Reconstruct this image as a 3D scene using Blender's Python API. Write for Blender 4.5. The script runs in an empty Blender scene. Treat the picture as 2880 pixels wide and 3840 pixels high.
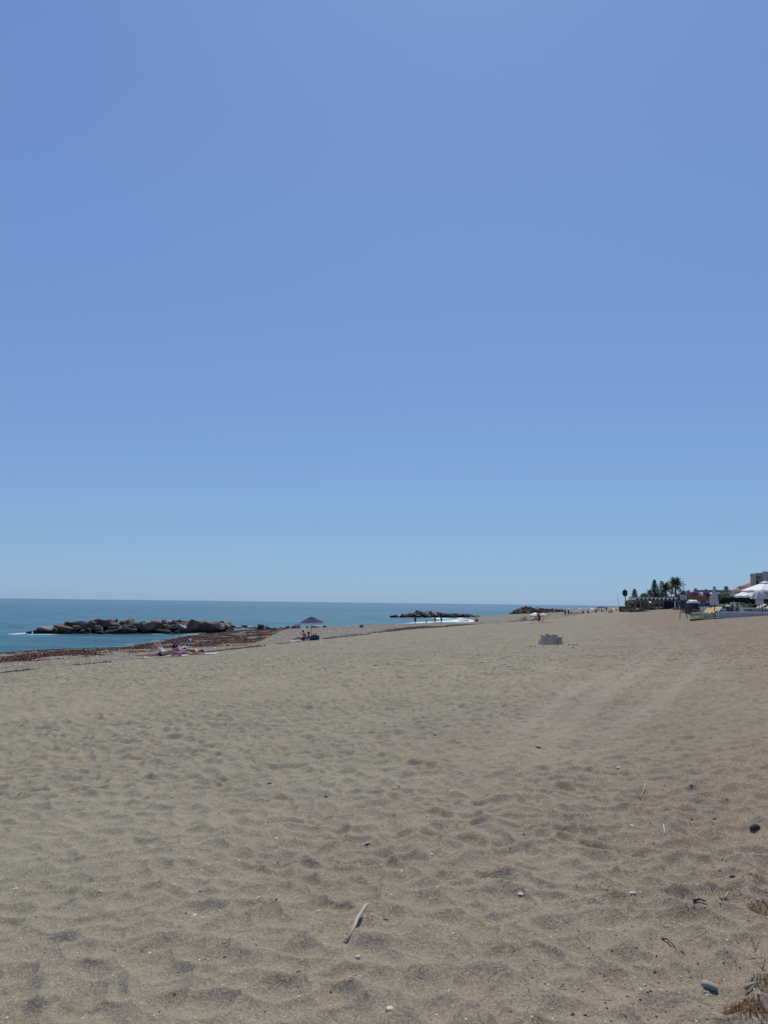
import bpy, bmesh, math, random
import numpy as np
from mathutils import Vector, Matrix, Euler
R = math.radians
random.seed(7); rng = np.random.default_rng(7)
S = bpy.context.scene
COL = S.collection

# ------------------------------------------------------------------ camera
EYE = 1.6; SEA = -2.9
PITCH, ROLL, FPX = 7.2, 0.69, 2700.0            # focal length counted in photo pixels (2880 wide)
cd = bpy.data.cameras.new('camera'); cam = bpy.data.objects.new('camera', cd); COL.objects.link(cam)
cd.sensor_fit = 'HORIZONTAL'; cd.sensor_width = 36; cd.lens = FPX/2880*36
cd.clip_start = 0.1; cd.clip_end = 60000
CR = (Matrix.Rotation(R(90+PITCH), 3, 'X') @ Matrix.Rotation(R(ROLL), 3, 'Z'))
cam.matrix_world = Matrix.Translation((0, 0, EYE)) @ CR.to_4x4()
S.camera = cam

# ------------------------------------------------------------------ light
SUN_EL, SUN_AZ = 60.0, 8.0                       # azimuth clockwise from +Y (the view direction)
w = bpy.data.worlds.new('World'); S.world = w; w.use_nodes = True
nt = w.node_tree; nt.nodes.clear()
wo = nt.nodes.new('ShaderNodeOutputWorld'); bg = nt.nodes.new('ShaderNodeBackground')
sk = nt.nodes.new('ShaderNodeTexSky'); sk.sky_type = 'NISHITA'; sk.sun_disc = False
sk.sun_elevation = R(SUN_EL); sk.sun_rotation = R(SUN_AZ)
sk.altitude = 0; sk.air_density = 1.0; sk.dust_density = 0.35; sk.ozone_density = 4.0
bg.inputs['Strength'].default_value = 0.107
sp_ = nt.nodes.new('ShaderNodeSeparateColor'); cb_ = nt.nodes.new('ShaderNodeCombineColor')
nt.links.new(sk.outputs[0], sp_.inputs[0])
for i_, (g_, k_) in enumerate(((.44, 1.20), (.51, 1.54), (.31, 3.38))):      # the phone's flattened tone curve
    pw = nt.nodes.new('ShaderNodeMath'); pw.operation = 'POWER'; pw.inputs[1].default_value = g_
    ml = nt.nodes.new('ShaderNodeMath'); ml.operation = 'MULTIPLY'; ml.inputs[1].default_value = k_
    nt.links.new(sp_.outputs[i_], pw.inputs[0]); nt.links.new(pw.outputs[0], ml.inputs[0]); nt.links.new(ml.outputs[0], cb_.inputs[i_])
nt.links.new(cb_.outputs[0], bg.inputs['Color']); nt.links.new(bg.outputs[0], wo.inputs[0])
sl = bpy.data.lights.new('sun', 'SUN'); so = bpy.data.objects.new('sun', sl); COL.objects.link(so)
sl.energy = 3.7; sl.angle = R(0.53); sl.color = (1.0, 0.935, 0.81)
sd = Vector((math.sin(R(SUN_AZ))*math.cos(R(SUN_EL)), math.cos(R(SUN_AZ))*math.cos(R(SUN_EL)), math.sin(R(SUN_EL))))
so.rotation_euler = sd.to_track_quat('Z', 'Y').to_euler()
S.view_settings.view_transform = 'Standard'; S.view_settings.look = 'None'
S.view_settings.exposure = 0.0; S.view_settings.gamma = 1.0; S.view_settings.use_curve_mapping = False

# ------------------------------------------------------------------ helpers
def tag(o, label=None, cat=None, group=None, kind=None):
    if label: o['label'] = label
    if cat: o['category'] = cat
    if group: o['group'] = group
    if kind: o['kind'] = kind
    return o
def empty(name, loc, rz=0):
    o = bpy.data.objects.new(name, None); COL.objects.link(o)
    o.location = loc; o.rotation_euler = (0, 0, rz); o.empty_display_size = .3
    return o
def thing(name, label, cat, loc=(0, 0, 0), rz=0, group=None):
    return tag(empty(name, loc, rz), label, cat, group)
def copy_tree(o, parent=None):
    c = o.copy(); COL.objects.link(c); c.parent = parent
    for ch in [x for x in o.children]: copy_tree(ch, c)
    return c
def dup(o, loc, rz=0, label=None, scale=None, group=None):
    c = copy_tree(o); c.location = loc; c.rotation_euler = (0, 0, rz)
    if label: c['label'] = label
    if group: c['group'] = group
    if scale: c.scale = scale if hasattr(scale, '__len__') else (scale,)*3
    return c
def link(name, me, mat, parent=None, smooth=False):
    if mat and not me.materials: me.materials.append(mat)
    o = bpy.data.objects.new(name, me); COL.objects.link(o)
    if parent: o.parent = parent
    if smooth: me.shade_smooth()
    return o

class MB:
    def __init__(s): s.v = []; s.f = []
    def add(s, vs, fs):
        n = len(s.v); s.v += [tuple(v) for v in vs]; s.f += [tuple(i+n for i in f) for f in fs]; return s
    def box(s, c, d, rz=0, M=None):
        x, y, z = (k/2 for k in d)
        m = (M or Matrix.Rotation(rz, 3, 'Z'))
        vs = [Vector(c) + m @ Vector((sx*x, sy*y, sz*z)) for sz in (-1, 1) for sx, sy in ((-1, -1), (1, -1), (1, 1), (-1, 1))]
        return s.add(vs, [(3, 2, 1, 0), (4, 5, 6, 7), (0, 1, 5, 4), (1, 2, 6, 5), (2, 3, 7, 6), (3, 0, 4, 7)])
    def tube(s, pts, rad, n=6, cap=True):
        pts = [Vector(p) for p in pts]
        if not hasattr(rad, '__len__'): rad = [rad]*len(pts)
        vs = []; prev = None
        for i, p in enumerate(pts):
            t = (pts[min(i+1, len(pts)-1)] - pts[max(i-1, 0)]).normalized()
            a = prev if prev is not None else (Vector((0, 0, 1)) if abs(t.z) < .9 else Vector((1, 0, 0)))
            b = t.cross(a).normalized(); a = b.cross(t).normalized(); prev = a
            for k in range(n):
                an = 2*math.pi*k/n; vs.append(p + (a*math.cos(an) + b*math.sin(an))*rad[i])
        fs = [(i*n+k, i*n+(k+1) % n, (i+1)*n+(k+1) % n, (i+1)*n+k) for i in range(len(pts)-1) for k in range(n)]
        if cap: fs += [tuple(range(n))[::-1], tuple(range((len(pts)-1)*n, len(pts)*n))]
        return s.add(vs, fs)
    def lathe(s, prof, n=12, c=(0, 0, 0), ang=None):
        vs = []
        for r, z in prof:
            for k in range(n):
                a = 2*math.pi*k/n; rr = r*(ang(k, z) if ang else 1)
                vs.append((c[0]+rr*math.cos(a), c[1]+rr*math.sin(a), c[2]+z))
        return s.add(vs, [(i*n+k, i*n+(k+1) % n, (i+1)*n+(k+1) % n, (i+1)*n+k) for i in range(len(prof)-1) for k in range(n)])
    def ell(s, c, r, n=10, m=7):
        prof = [(max(math.sin(math.pi*i/m), .02), -math.cos(math.pi*i/m)) for i in range(m+1)]
        vs = [(c[0]+r[0]*p*math.cos(2*math.pi*k/n), c[1]+r[1]*p*math.sin(2*math.pi*k/n), c[2]+r[2]*z) for p, z in prof for k in range(n)]
        return s.add(vs, [(i*n+k, i*n+(k+1) % n, (i+1)*n+(k+1) % n, (i+1)*n+k) for i in range(m) for k in range(n)])
    def mesh(s, name):
        me = bpy.data.meshes.new(name); me.from_pydata(s.v, [], s.f); me.update(); return me
    def build(s, name, mat, parent=None, smooth=False):
        return link(name, s.mesh(name), mat, parent, smooth)

# ------------------------------------------------------------------ materials
def nmat(name):
    m = bpy.data.materials.new(name); m.use_nodes = True
    t = m.node_tree; b = t.nodes['Principled BSDF']; return m, t, b
def node(t, k, **kw):
    n = t.nodes.new(k)
    for a, v in kw.items():
        if a.startswith('i_'): n.inputs[int(a[2:])].default_value = v
        else: setattr(n, a, v)
    return n
def mixc(t, fac, a, b, bt='MIX'):
    n = t.nodes.new('ShaderNodeMix'); n.data_type = 'RGBA'; n.blend_type = bt
    for i, v in ((0, fac), (6, a), (7, b)):
        if hasattr(v, 'is_linked') or isinstance(v, bpy.types.NodeSocket): t.links.new(v, n.inputs[i])
        else: n.inputs[i].default_value = v if i == 0 else (v if len(v) == 4 else (*v, 1))
    return n.outputs[2]
def mth(t, op, a, b=0.0, clamp=False):
    n = t.nodes.new('ShaderNodeMath'); n.operation = op; n.use_clamp = clamp
    for i, v in ((0, a), (1, b)):
        if isinstance(v, bpy.types.NodeSocket): t.links.new(v, n.inputs[i])
        else: n.inputs[i].default_value = v
    return n.outputs[0]
def noise(t, co, scale, detail=4, rough=.55):
    n = t.nodes.new('ShaderNodeTexNoise'); n.inputs['Scale'].default_value = scale
    n.inputs['Detail'].default_value = detail; n.inputs['Roughness'].default_value = rough
    t.links.new(co, n.inputs['Vector']); return n.outputs['Fac']
def sstep(t, v, lo, hi):
    n = t.nodes.new('ShaderNodeMapRange'); n.interpolation_type = 'SMOOTHSTEP'
    t.links.new(v, n.inputs[0]); n.inputs[1].default_value = lo; n.inputs[2].default_value = hi
    return n.outputs[0]
def bump(t, b, h, strength=.5, dist=.02):
    n = t.nodes.new('ShaderNodeBump'); n.inputs['Strength'].default_value = strength
    n.inputs['Distance'].default_value = dist; t.links.new(h, n.inputs['Height'])
    t.links.new(n.outputs[0], b.inputs['Normal']); return n
MATS = {}
def mat(name, c1, c2=None, scale=6, rough=.8, bmp=0.0, spec=.3, metallic=0, island=0.0):
    """base colour varied by noise (and per piece when island > 0)"""
    if name in MATS: return MATS[name]
    m, t, b = nmat(name); co = node(t, 'ShaderNodeTexCoord').outputs['Object']
    c2 = c2 or tuple(x*.72 for x in c1)
    n = noise(t, co, scale, 5, .6); f = sstep(t, n, .3, .7)
    c = mixc(t, f, c1, c2)
    if island:
        oi = node(t, 'ShaderNodeNewGeometry').outputs['Random Per Island']
        k = mth(t, 'MULTIPLY_ADD', oi, island); k.node.inputs[2].default_value = 1-island/2
        cc = t.nodes.new('ShaderNodeCombineColor')
        for i in range(3): t.links.new(k, cc.inputs[i])
        c = mixc(t, 1.0, c, cc.outputs[0], 'MULTIPLY')
    t.links.new(c, b.inputs['Base Color']); b.inputs['Roughness'].default_value = rough
    b.inputs['Specular IOR Level'].default_value = spec; b.inputs['Metallic'].default_value = metallic
    if bmp: bump(t, b, noise(t, co, scale*3, 6, .65), bmp, .05)
    MATS[name] = m; return m

# ------------------------------------------------------------------ geometry of the view, terrain functions
def ray(px, py):
    d = CR @ Vector(((px-1440)/FPX, -(py-1920)/FPX, -1)); return d
def P(px, py, d):
    r = ray(px, py); k = d/r.y; return Vector((r.x*k, d, EYE + r.z*k))

SU, CU = math.sin(R(18.6)), math.cos(R(18.6))
_u = [-400, 20, 47, 52, 56, 62, 71, 79, 92, 100, 112, 122, 140, 149, 159, 175, 188, 205, 225, 262, 291, 329, 380, 600, 40000]
_v = [-52, -51, -50, -47, -45.5, -47.8, -50.6, -53.4, -57, -57.5, -55, -52.3, -45.5, -43, -40, -37.5, -37.9, -42, -50, -52.5, -54, -50, -48, -50, -50]
def uv(X, Y): return X*SU + Y*CU, X*CU - Y*SU
def vs(u): return np.interp(u, _u, _v)
def hash2(i, j, s=0):
    h = (i.astype(np.int64)*374761393 + j.astype(np.int64)*668265263 + s*974634777) & 0x7fffffff
    h = ((h ^ (h >> 13))*1274126177) & 0x7fffffff
    return ((h ^ (h >> 16)) & 0xffff)/65535.0
def vnoise(x, y, s=0):
    i = np.floor(x); j = np.floor(y); fx = x-i; fy = y-j
    fx = fx*fx*(3-2*fx); fy = fy*fy*(3-2*fy)
    a = hash2(i, j, s); b = hash2(i+1, j, s); c = hash2(i, j+1, s); d = hash2(i+1, j+1, s)
    return (a*(1-fx)+b*fx)*(1-fy) + (c*(1-fx)+d*fx)*fy
def fbm(x, y, s=0, o=4):
    r = 0; a = .5
    for k in range(o): r = r + a*vnoise(x*2**k+17.3*k, y*2**k-9.1*k, s+k); a *= .5
    return r/(1-.5**o)
def bowls(x, y, s=0):
    """parabolic bowls meeting in crests: trampled dry sand"""
    i0 = np.floor(x); j0 = np.floor(y); best = np.full(np.shape(x), 9.0)
    for di in (-1, 0, 1):
        for dj in (-1, 0, 1):
            i = i0+di; j = j0+dj
            jx = i + .5 + .8*(hash2(i, j, s)-.5); jy = j + .5 + .8*(hash2(i, j, s+5)-.5)
            a = hash2(i, j, s+9)*3.14; ca, sa = np.cos(a), np.sin(a); dx = x-jx; dy = y-jy
            e = (dx*ca+dy*sa)**2*.8 + (-dx*sa+dy*ca)**2*1.45
            e = e + .25*hash2(i, j, s+11)
            best = np.minimum(best, e)
    return np.minimum(best, 1.0)
def veff(u, v):
    a = np.clip((u-62)/70, 0, 1); c = np.clip((-v-2)/10, 0, 1)   # the upper beach narrows with distance
    return v - 7*a*a*(3-2*a)*c*c*(3-2*c)
def base_z(X, Y):
    u, v = uv(X, Y); t = v - vs(u); v = veff(u, v)
    # heights above the sea across the beach, by distance inland from the waterline
    b = np.interp(v, [-24, -20.5, -19, -10, 0, 4, 7, 11.5, 20, 60, 200], [-1.45, -.98, -.86, -.33, .05, .45, .72, 1.03, 1.3, 1.4, 1.4])
    lo = np.interp(t, [-3000, -60, -20, 0, 2, 6, 30, 60], [-9, -4, -1.3, 0, .12, .45, 1.5, 2.6]) + SEA
    k = np.clip((v+27)/5, 0, 1); k = k*k*(3-2*k)
    b2 = b*k + np.minimum(lo, -1.3)*(1-k)
    return np.where((v > -22) & (t > 6), b, np.where(t > 0, np.maximum(b2, SEA + .02*np.minimum(t, 5)), lo))
TRACKS = []
def track_mask(X, Y):
    m = np.zeros(np.shape(X)); rim = np.zeros(np.shape(X))
    for pts in TRACKS:
        for (x0, y0), (x1, y1) in zip(pts[:-1], pts[1:]):
            dx, dy = x1-x0, y1-y0; L = dx*dx+dy*dy
            q = np.clip(((X-x0)*dx+(Y-y0)*dy)/L, 0, 1)
            dd = np.hypot(X-x0-q*dx, Y-y0-q*dy)
            fw = np.clip((Y-6.0)/5, 0, 1)
            m = np.maximum(m, fw*np.exp(-(dd/.24)**2)); rim = np.maximum(rim, fw*np.exp(-((dd-.32)/.10)**2))
    return m, rim
def micro_z(X, Y):
    u, v = uv(X, Y)
    wx = X + .26*fbm(X*2.6, Y*2.6, 3, 3); wy = Y + .26*fbm(X*2.6+40, Y*2.6, 4, 3)
    d1 = bowls(wx/.165, wy/.165, 1); d3 = bowls(wx/.31, wy/.31, 6); fd = np.clip((34-np.hypot(X, Y))/18, 0, 1)
    big = fbm(X*.45, Y*.45, 8, 3) - .5; und = fbm(X*.09, Y*.09, 12, 2) - .5
    calm = .42 + .95*fbm(X*.38, Y*.38, 21, 3)                    # some places more trampled
    calm = calm * (1-.55*np.clip((v-.2)/2.5, 0, 1)*np.clip((16-Y)/8, 0, 1))
    d1 = d1 - .5*np.maximum(d1-.45, 0)
    h = calm*(.090*(1+.45*np.clip((Y-4)/8, 0, 1))*(d1-.25)*fd + .042*(d3-.25)) + .045*big + .10*und
    h = h + .016*(fbm(X*7, Y*7, 31, 2)-.5)
    tm, rim = track_mask(X, Y)
    h = h*(1-.5*tm) - .012*tm + .014*rim
    k = np.clip((v+24)/4, 0, 1)
    low = .05*(fbm(X*.9, Y*.9, 41, 4)-.5)*2
    h = h*k + low*(1-k)
    t = v - vs(u)
    h = h*np.clip((t+1)/6, .15, 1)
    return h
def gz(x, y, micro=True):
    X = np.array([float(x)]); Y = np.array([float(y)])
    return float(base_z(X, Y)[0] + (micro_z(X, Y)[0] if micro else 0))
def hit(px, py, micro=True):
    """where the line through a photo pixel meets the ground"""
    r = ray(px, py); r = r/r.y; z = 0
    lo = None; d = 1.5
    while d < 3000:
        if EYE + r.z*d < max(SEA, gz(r.x*d, d, False)): break
        d *= 1.01
    a, b = d/1.01, d
    for _ in range(12):
        m = (a+b)/2
        if EYE + r.z*m < max(SEA, gz(r.x*m, m, micro and m < 40)): b = m
        else: a = m
    return Vector((r.x*b, b, gz(r.x*b, b, micro)))
def px2xy(px, py): h = hit(px, py, False); return (h.x, h.y)
for off in (0, 1):
    TRACKS.append([px2xy(x+off*dx, y) for x, y, dx in ((2330, 2345, 60), (2400, 2380, 75), (2440, 2430, 85), (2330, 2500, 100), (2140, 2600, 120), (1960, 2740, 150), (1760, 2920, 200))])
TRACKS.append([px2xy(x, y) for x, y in ((2560, 2380), (2640, 2460), (2560, 2560), (2400, 2680), (2150, 2860))])

# ------------------------------------------------------------------ ground sheet
NA = 720
az = np.concatenate([np.linspace(-180, -52, 20, endpoint=False), np.linspace(-52, -33, 50, endpoint=False),
                     np.linspace(-33, 33, NA, endpoint=False), np.linspace(33, 52, 50, endpoint=False), np.linspace(52, 180, 21)])
rr = [0.35]
while rr[-1] < 45000:
    r = rr[-1]
    rr.append(r*(1+(.03 if r < 2 else .0036 if r < 13 else .006 if r < 70 else .014 if r < 500 else .08)))
rr = np.array(rr)
A, RR = np.meshgrid(np.radians(az), rr)
GX = RR*np.sin(A); GY = RR*np.cos(A)
GZ = base_z(GX, GY) + micro_z(GX, GY)*np.clip((600-RR)/300, 0, 1)
def grid_mesh(name, X, Y, Z):
    nr, nc = X.shape; me = bpy.data.meshes.new(name)
    co = np.stack([X, Y, Z], -1).reshape(-1, 3).astype(np.float32)
    idx = np.arange(nr*nc).reshape(nr, nc)
    q = np.stack([idx[:-1, :-1], idx[:-1, 1:], idx[1:, 1:], idx[1:, :-1]], -1).reshape(-1, 4)[:, ::-1]
    me.vertices.add(len(co)); me.vertices.foreach_set('co', co.ravel())
    me.loops.add(q.size); me.loops.foreach_set('vertex_index', q.ravel().astype(np.int32))
    me.polygons.add(len(q)); me.polygons.foreach_set('loop_start', (np.arange(len(q))*4).astype(np.int32))
    me.update(calc_edges=True); me.shade_smooth(); return me
def add_attr(me, name, *chs):
    a = me.attributes.new(name, 'FLOAT_COLOR', 'POINT')
    d = np.ones((chs[0].size, 4), np.float32)
    for i, c in enumerate(chs): d[:, i] = np.asarray(c).ravel()
    a.data.foreach_set('color', d.ravel())
def ramp(x, a, b): k = np.clip((x-a)/(b-a), 0, 1); return k*k*(3-2*k)
def weed_mask(X, Y):
    u, v = uv(X, Y); t = v - vs(u); v = veff(u, v); n = fbm(X*.5, Y*.5, 51, 4); n2 = fbm(u*.12, v*.9, 55, 3)
    zone = ramp(u, 20, 34)*(1-ramp(u, 104, 114))
    b1 = np.exp(-((t-13.5+4*(fbm(u*.08, v*0, 61, 2)-.5)*2)/4.6)**2)
    b2 = np.exp(-((t-5.5)/3.6)**2)
    mound = np.exp(-(((u-76)/24)**2 + ((t-9)/8)**2)**2)
    m = zone*np.clip(b1*1.3 + b2*1.1 + .8*mound, 0, 1.25)*ramp(n, .30, .52)
    m = m*(1-ramp(X+11.0+(Y-57)*.060+2*(n-.5), -1.2, 1.2))
    patch = np.exp(-(((u-84)/10)**2 + ((v+26.0)/3.2)**2))*ramp(n, .38, .55)
    patch = np.maximum(patch, ramp(u, 56, 66)*(1-ramp(u, 108, 122))*np.exp(-((v+25.0)/2.6)**2)*ramp(n2, .40, .56)*.9)
    far = ramp(u, 118, 150)*(1-ramp(u, 330, 420))*np.exp(-((v+30-3*np.sin(u*.05))/4.5)**2)*ramp(n2, .48, .62)*.95
    line = np.exp(-((v+20.6+1.6*(fbm(u*.1, 0*u, 71, 3)-.5)*2)/.60)**2)*ramp(fbm(u*.5, v*.2, 73, 3), .34, .48)*.95
    line2 = np.exp(-((v+23.2+3*(fbm(u*.07, 0*u, 75, 3)-.5)*2)/.6)**2)*ramp(fbm(u*.4, v*.2, 77, 3), .45, .58)*.8
    return np.clip(np.maximum.reduce([m, patch, far, line, line2]), 0, 1)
GU, GV = uv(GX, GY); GT = GV - vs(GU)
weed = weed_mask(GX, GY)
GVE = veff(GU, GV)
shingle = 1-ramp(GVE + 3*(fbm(GX*.15, GY*.15, 81, 3)-.5), -22.5, -19.5)
wet = np.maximum(1-ramp(GT+1.2*(fbm(GX*.3, GY*.3, 83, 2)-.5), .6, 2.4), np.exp(-(((GU-215)/26)**2+((GT-6)/6)**2)**2)*.8)
brown = ramp(GV + 5*(fbm(GX*.35, GY*.35, 85, 3)-.5)*(GY < 60) + np.clip((12-GY)/9, 0, 1)*1.1, -3.2, 3.4)
tmask, trim = track_mask(GX, GY)
land = ramp(GV, 13, 17)
gm = grid_mesh('beach', GX, GY, GZ)
add_attr(gm, 'mask', weed, shingle, wet); add_attr(gm, 'mask2', brown, tmask, land)
m, t, b = nmat('sand')
geo = node(t, 'ShaderNodeNewGeometry'); pos = geo.outputs['Position']
a1 = node(t, 'ShaderNodeVertexColor', layer_name='mask'); a2 = node(t, 'ShaderNodeVertexColor', layer_name='mask2')
s1 = node(t, 'ShaderNodeSeparateColor'); s2 = node(t, 'ShaderNodeSeparateColor')
t.links.new(a1.outputs[0], s1.inputs[0]); t.links.new(a2.outputs[0], s2.inputs[0])
nb = noise(t, pos, .8, 5); nf = noise(t, pos, 60, 4, .7); nm = noise(t, pos, 9, 5, .65); ng = noise(t, pos, 260, 2, .6)
sandA = mixc(t, sstep(t, nb, .35, .65), (.270, .244, .168), (.226, .204, .140))
sandB = mixc(t, sstep(t, nb, .3, .7), (.230, .174, .118), (.188, .141, .095))
c = mixc(t, s2.outputs[0], sandA, sandB)
c = mixc(t, mth(t, 'MULTIPLY', sstep(t, nm, .35, .75), .32), c, (.180, .152, .120))
c = mixc(t, mth(t, 'MULTIPLY', sstep(t, nf, .40, .68), .42), c, (.42, .38, .30))
c = mixc(t, mth(t, 'MULTIPLY', sstep(t, ng, .56, .70), .70), c, (.075, .062, .052))
n8 = noise(t, pos, 115, 2, .6)
c = mixc(t, mth(t, 'MULTIPLY', sstep(t, n8, .54, .66), .45), c, (.38, .345, .27))
c = mixc(t, mth(t, 'MULTIPLY', sstep(t, n8, .44, .34), .60), c, (.105, .092, .072))
c = mixc(t, mth(t, 'MULTIPLY', s2.outputs[1], .25), c, (.30, .28, .225))
# shingle: grey brown with pebbles of many tones
vo = node(t, 'ShaderNodeTexVoronoi'); vo.inputs['Scale'].default_value = 7; t.links.new(pos, vo.inputs['Vector'])
vr = node(t, 'ShaderNodeSeparateColor'); t.links.new(vo.outputs['Color'], vr.inputs[0])
sh = mixc(t, vr.outputs[0], (.125, .112, .090), (.225, .205, .165))
sh = mixc(t, sstep(t, vr.outputs[1], .93, .96), sh, (.42, .40, .36))
sh = mixc(t, mth(t, 'MULTIPLY', sstep(t, noise(t, pos, .7, 5), .45, .62), .5), sh, (.145, .118, .09))
c = mixc(t, mth(t, 'MULTIPLY', s1.outputs[1], .85), c, sh)
wc = mixc(t, sstep(t, noise(t, pos, 3, 6, .7), .35, .65), (.110, .043, .024), (.052, .025, .018))
wf = sstep(t, mth(t, 'ADD', s1.outputs[0], mth(t, 'MULTIPLY', mth(t, 'SUBTRACT', noise(t, pos, 1.6, 6, .7), .5), 1.1)), .28, .62)
c = mixc(t, wf, c, wc)
c = mixc(t, s2.outputs[2], c, (.16, .15, .10))
c = mixc(t, mth(t, 'MULTIPLY', s1.outputs[2], .6), c, (.07, .065, .065))
t.links.new(c, b.inputs['Base Color'])
ro = mth(t, 'SUBTRACT', .95, mth(t, 'MULTIPLY', s1.outputs[2], .5)); t.links.new(ro, b.inputs['Roughness'])
b.inputs['Specular IOR Level'].default_value = .15
ds_ = node(t, 'ShaderNodeVectorMath', operation='LENGTH'); t.links.new(pos, ds_.inputs[0])
vd = node(t, 'ShaderNodeTexVoronoi'); vd.inputs['Scale'].default_value = 4.6; vd.inputs['Randomness'].default_value = 1.0
wv = node(t, 'ShaderNodeVectorMath', operation='ADD'); t.links.new(pos, wv.inputs[0])
nv = node(t, 'ShaderNodeTexNoise'); nv.inputs['Scale'].default_value = 1.7; t.links.new(pos, nv.inputs['Vector']); t.links.new(nv.outputs['Color'], wv.inputs[1]); t.links.new(wv.outputs[0], vd.inputs['Vector'])
far_d = mth(t, 'MULTIPLY', mth(t, 'MULTIPLY', mth(t, 'POWER', vd.outputs['Distance'], 2.0), sstep(t, ds_.outputs['Value'], 10, 26)), 6.0)
far_d = mth(t, 'MULTIPLY', far_d, mth(t, 'SUBTRACT', 1.0, mth(t, 'MULTIPLY', s1.outputs[1], .7)))
hh = mth(t, 'ADD', far_d, mth(t, 'MULTIPLY', nf, .25))
hh = mth(t, 'ADD', hh, mth(t, 'ADD', mth(t, 'MULTIPLY', ng, .10), mth(t, 'MULTIPLY', nm, 1.0)))
bump(t, b, hh, .9, .022)
beach = link('beach', gm, m); tag(beach, kind='structure')

# ------------------------------------------------------------------ sea sheet
azs = np.linspace(-50, 50, 460)
rs = [45.0]
while rs[-1] < 45000: rs.append(rs[-1]*(1.006 if rs[-1] < 320 else 1.02 if rs[-1] < 1500 else 1.08))
A, RR = np.meshgrid(np.radians(azs), np.array(rs)); SX = RR*np.sin(A); SY = RR*np.cos(A)
su, sv = uv(SX, SY); st = sv - vs(su)
amp = np.clip((900-RR)/600, 0, 1)
sw = fbm(SX*.10+SY*.05, SY*.28, 91, 4)-.5
SZ = SEA + amp*(.16*sw*np.clip(-st/6, 0, 1) + .02*(fbm(SX*.8, SY*1.6, 93, 2)-.5))
# small breaker in the second bay
brk = np.exp(-((st+5+1.5*np.sin(su*.2))/1.2)**2)*np.exp(-((su-172)/26)**2)
SZ = SZ + .25*brk
def seg_d(X, Y, a, b_):
    dx, dy = b_[0]-a[0], b_[1]-a[1]; q = np.clip(((X-a[0])*dx+(Y-a[1])*dy)/(dx*dx+dy*dy), 0, 1)
    return np.hypot(X-a[0]-q*dx, Y-a[1]-q*dy)
G1 = ((-45.5, 95), (-22, 103)); G2 = ((4, 231), (31, 250)); G3 = ((60, 335), (96, 392))
foam = np.zeros_like(SX)
n1 = fbm(SX*.35, SY*.35, 95, 4)
foam = np.maximum(foam, .85*np.exp(-((seg_d(SX, SY, *G1)-2.6)/.9)**2)*ramp(n1, .34, .56))
foam = np.maximum(foam, np.exp(-(((SX+46.9)/1.1)**2+((SY-94.6)/2.4)**2))*.9)
foam = foam*ramp(SX+.6*SY*0, -48.6, -47.0)
foam = np.maximum(foam, .7*np.exp(-((seg_d(SX, SY, *G2)-3.0)/1.0)**2)*ramp(n1, .40, .6))
foam = np.maximum(foam, np.exp(-((st+.5)/.9)**2)*ramp(su, 118, 132)*(1-ramp(su, 225, 250))*1.1)
foam = np.maximum(foam, np.exp(-((st+.35)/.5)**2)*.55*ramp(n1, .42, .55))
bay = ramp(su, 150, 172)*(1-ramp(su, 222, 236))*np.exp(-((st+5.5)/6.5)**2)
foam = np.maximum(foam, bay*(.18+.72*ramp(n1, .36, .62)))
foam = np.maximum(foam, brk*1.1)
shal = np.clip(1-(-st)/45, 0, 1)*(st < 0)
murk = np.exp(-((st+9)/9)**2)*(1-ramp(su, 84, 96))*ramp(fbm(SX*.1+3, SY*.35, 97, 4), .38, .58)
sm = grid_mesh('sea', SX, SY, SZ); add_attr(sm, 'mask', foam, shal, murk)
m, t, b = nmat('sea_water')
geo = node(t, 'ShaderNodeNewGeometry'); pos = geo.outputs['Position']
a1 = node(t, 'ShaderNodeVertexColor', layer_name='mask'); s1 = node(t, 'ShaderNodeSeparateColor'); t.links.new(a1.outputs[0], s1.inputs[0])
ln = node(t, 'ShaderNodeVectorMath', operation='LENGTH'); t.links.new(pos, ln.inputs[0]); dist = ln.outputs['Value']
mp = node(t, 'ShaderNodeMapping'); mp.inputs['Rotation'].default_value = (0, 0, R(6)); mp.inputs['Scale'].default_value = (.35, 1, 1); t.links.new(pos, mp.inputs[0])
band = noise(t, mp.outputs[0], .006, 3, .5); rip = noise(t, mp.outputs[0], .55, 6, .68); rp2 = noise(t, mp.outputs[0], .09, 4, .6)
deep_and_haze = mixc(t, sstep(t, band, .40, .60), (.070, .172, .222), (.098, .212, .262))
deep_and_haze = mixc(t, sstep(t, dist, 420, 1100), deep_and_haze, (.14, .22, .29))  # sky reflection and haze painted into the distant water's colour
deep_and_haze = mixc(t, sstep(t, dist, 3500, 8000), deep_and_haze, (.085, .150, .215))
cc = mixc(t, s1.outputs[1], deep_and_haze, (.028, .165, .172))
cc = mixc(t, mth(t, 'MULTIPLY', s1.outputs[2], .75), cc, (.045, .070, .125))
cc = mixc(t, mth(t, 'MULTIPLY', sstep(t, rip, .44, .58), .85), cc, (.012, .070, .092))  # shade of the ripples mixed into the water colour
cc = mixc(t, mth(t, 'MULTIPLY', sstep(t, rp2, .48, .66), .40), cc, (.070, .215, .270))
ff = sstep(t, mth(t, 'ADD', s1.outputs[0], mth(t, 'MULTIPLY', mth(t, 'SUBTRACT', noise(t, pos, 1.3, 6, .7), .5), 1.2)), .42, .70)
cc = mixc(t, ff, cc, (.72, .74, .74))
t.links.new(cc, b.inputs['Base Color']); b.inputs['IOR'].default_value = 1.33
b.inputs['Specular IOR Level'].default_value = .22
t.links.new(mth(t, 'ADD', .32, mth(t, 'MULTIPLY', ff, .5)), b.inputs['Roughness'])
hb = mth(t, 'ADD', rip, mth(t, 'MULTIPLY', noise(t, mp.outputs[0], 2.2, 4, .6), .35))
bump(t, b, hb, .7, .5)
tag(link('sea', sm, m), kind='structure')

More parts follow.
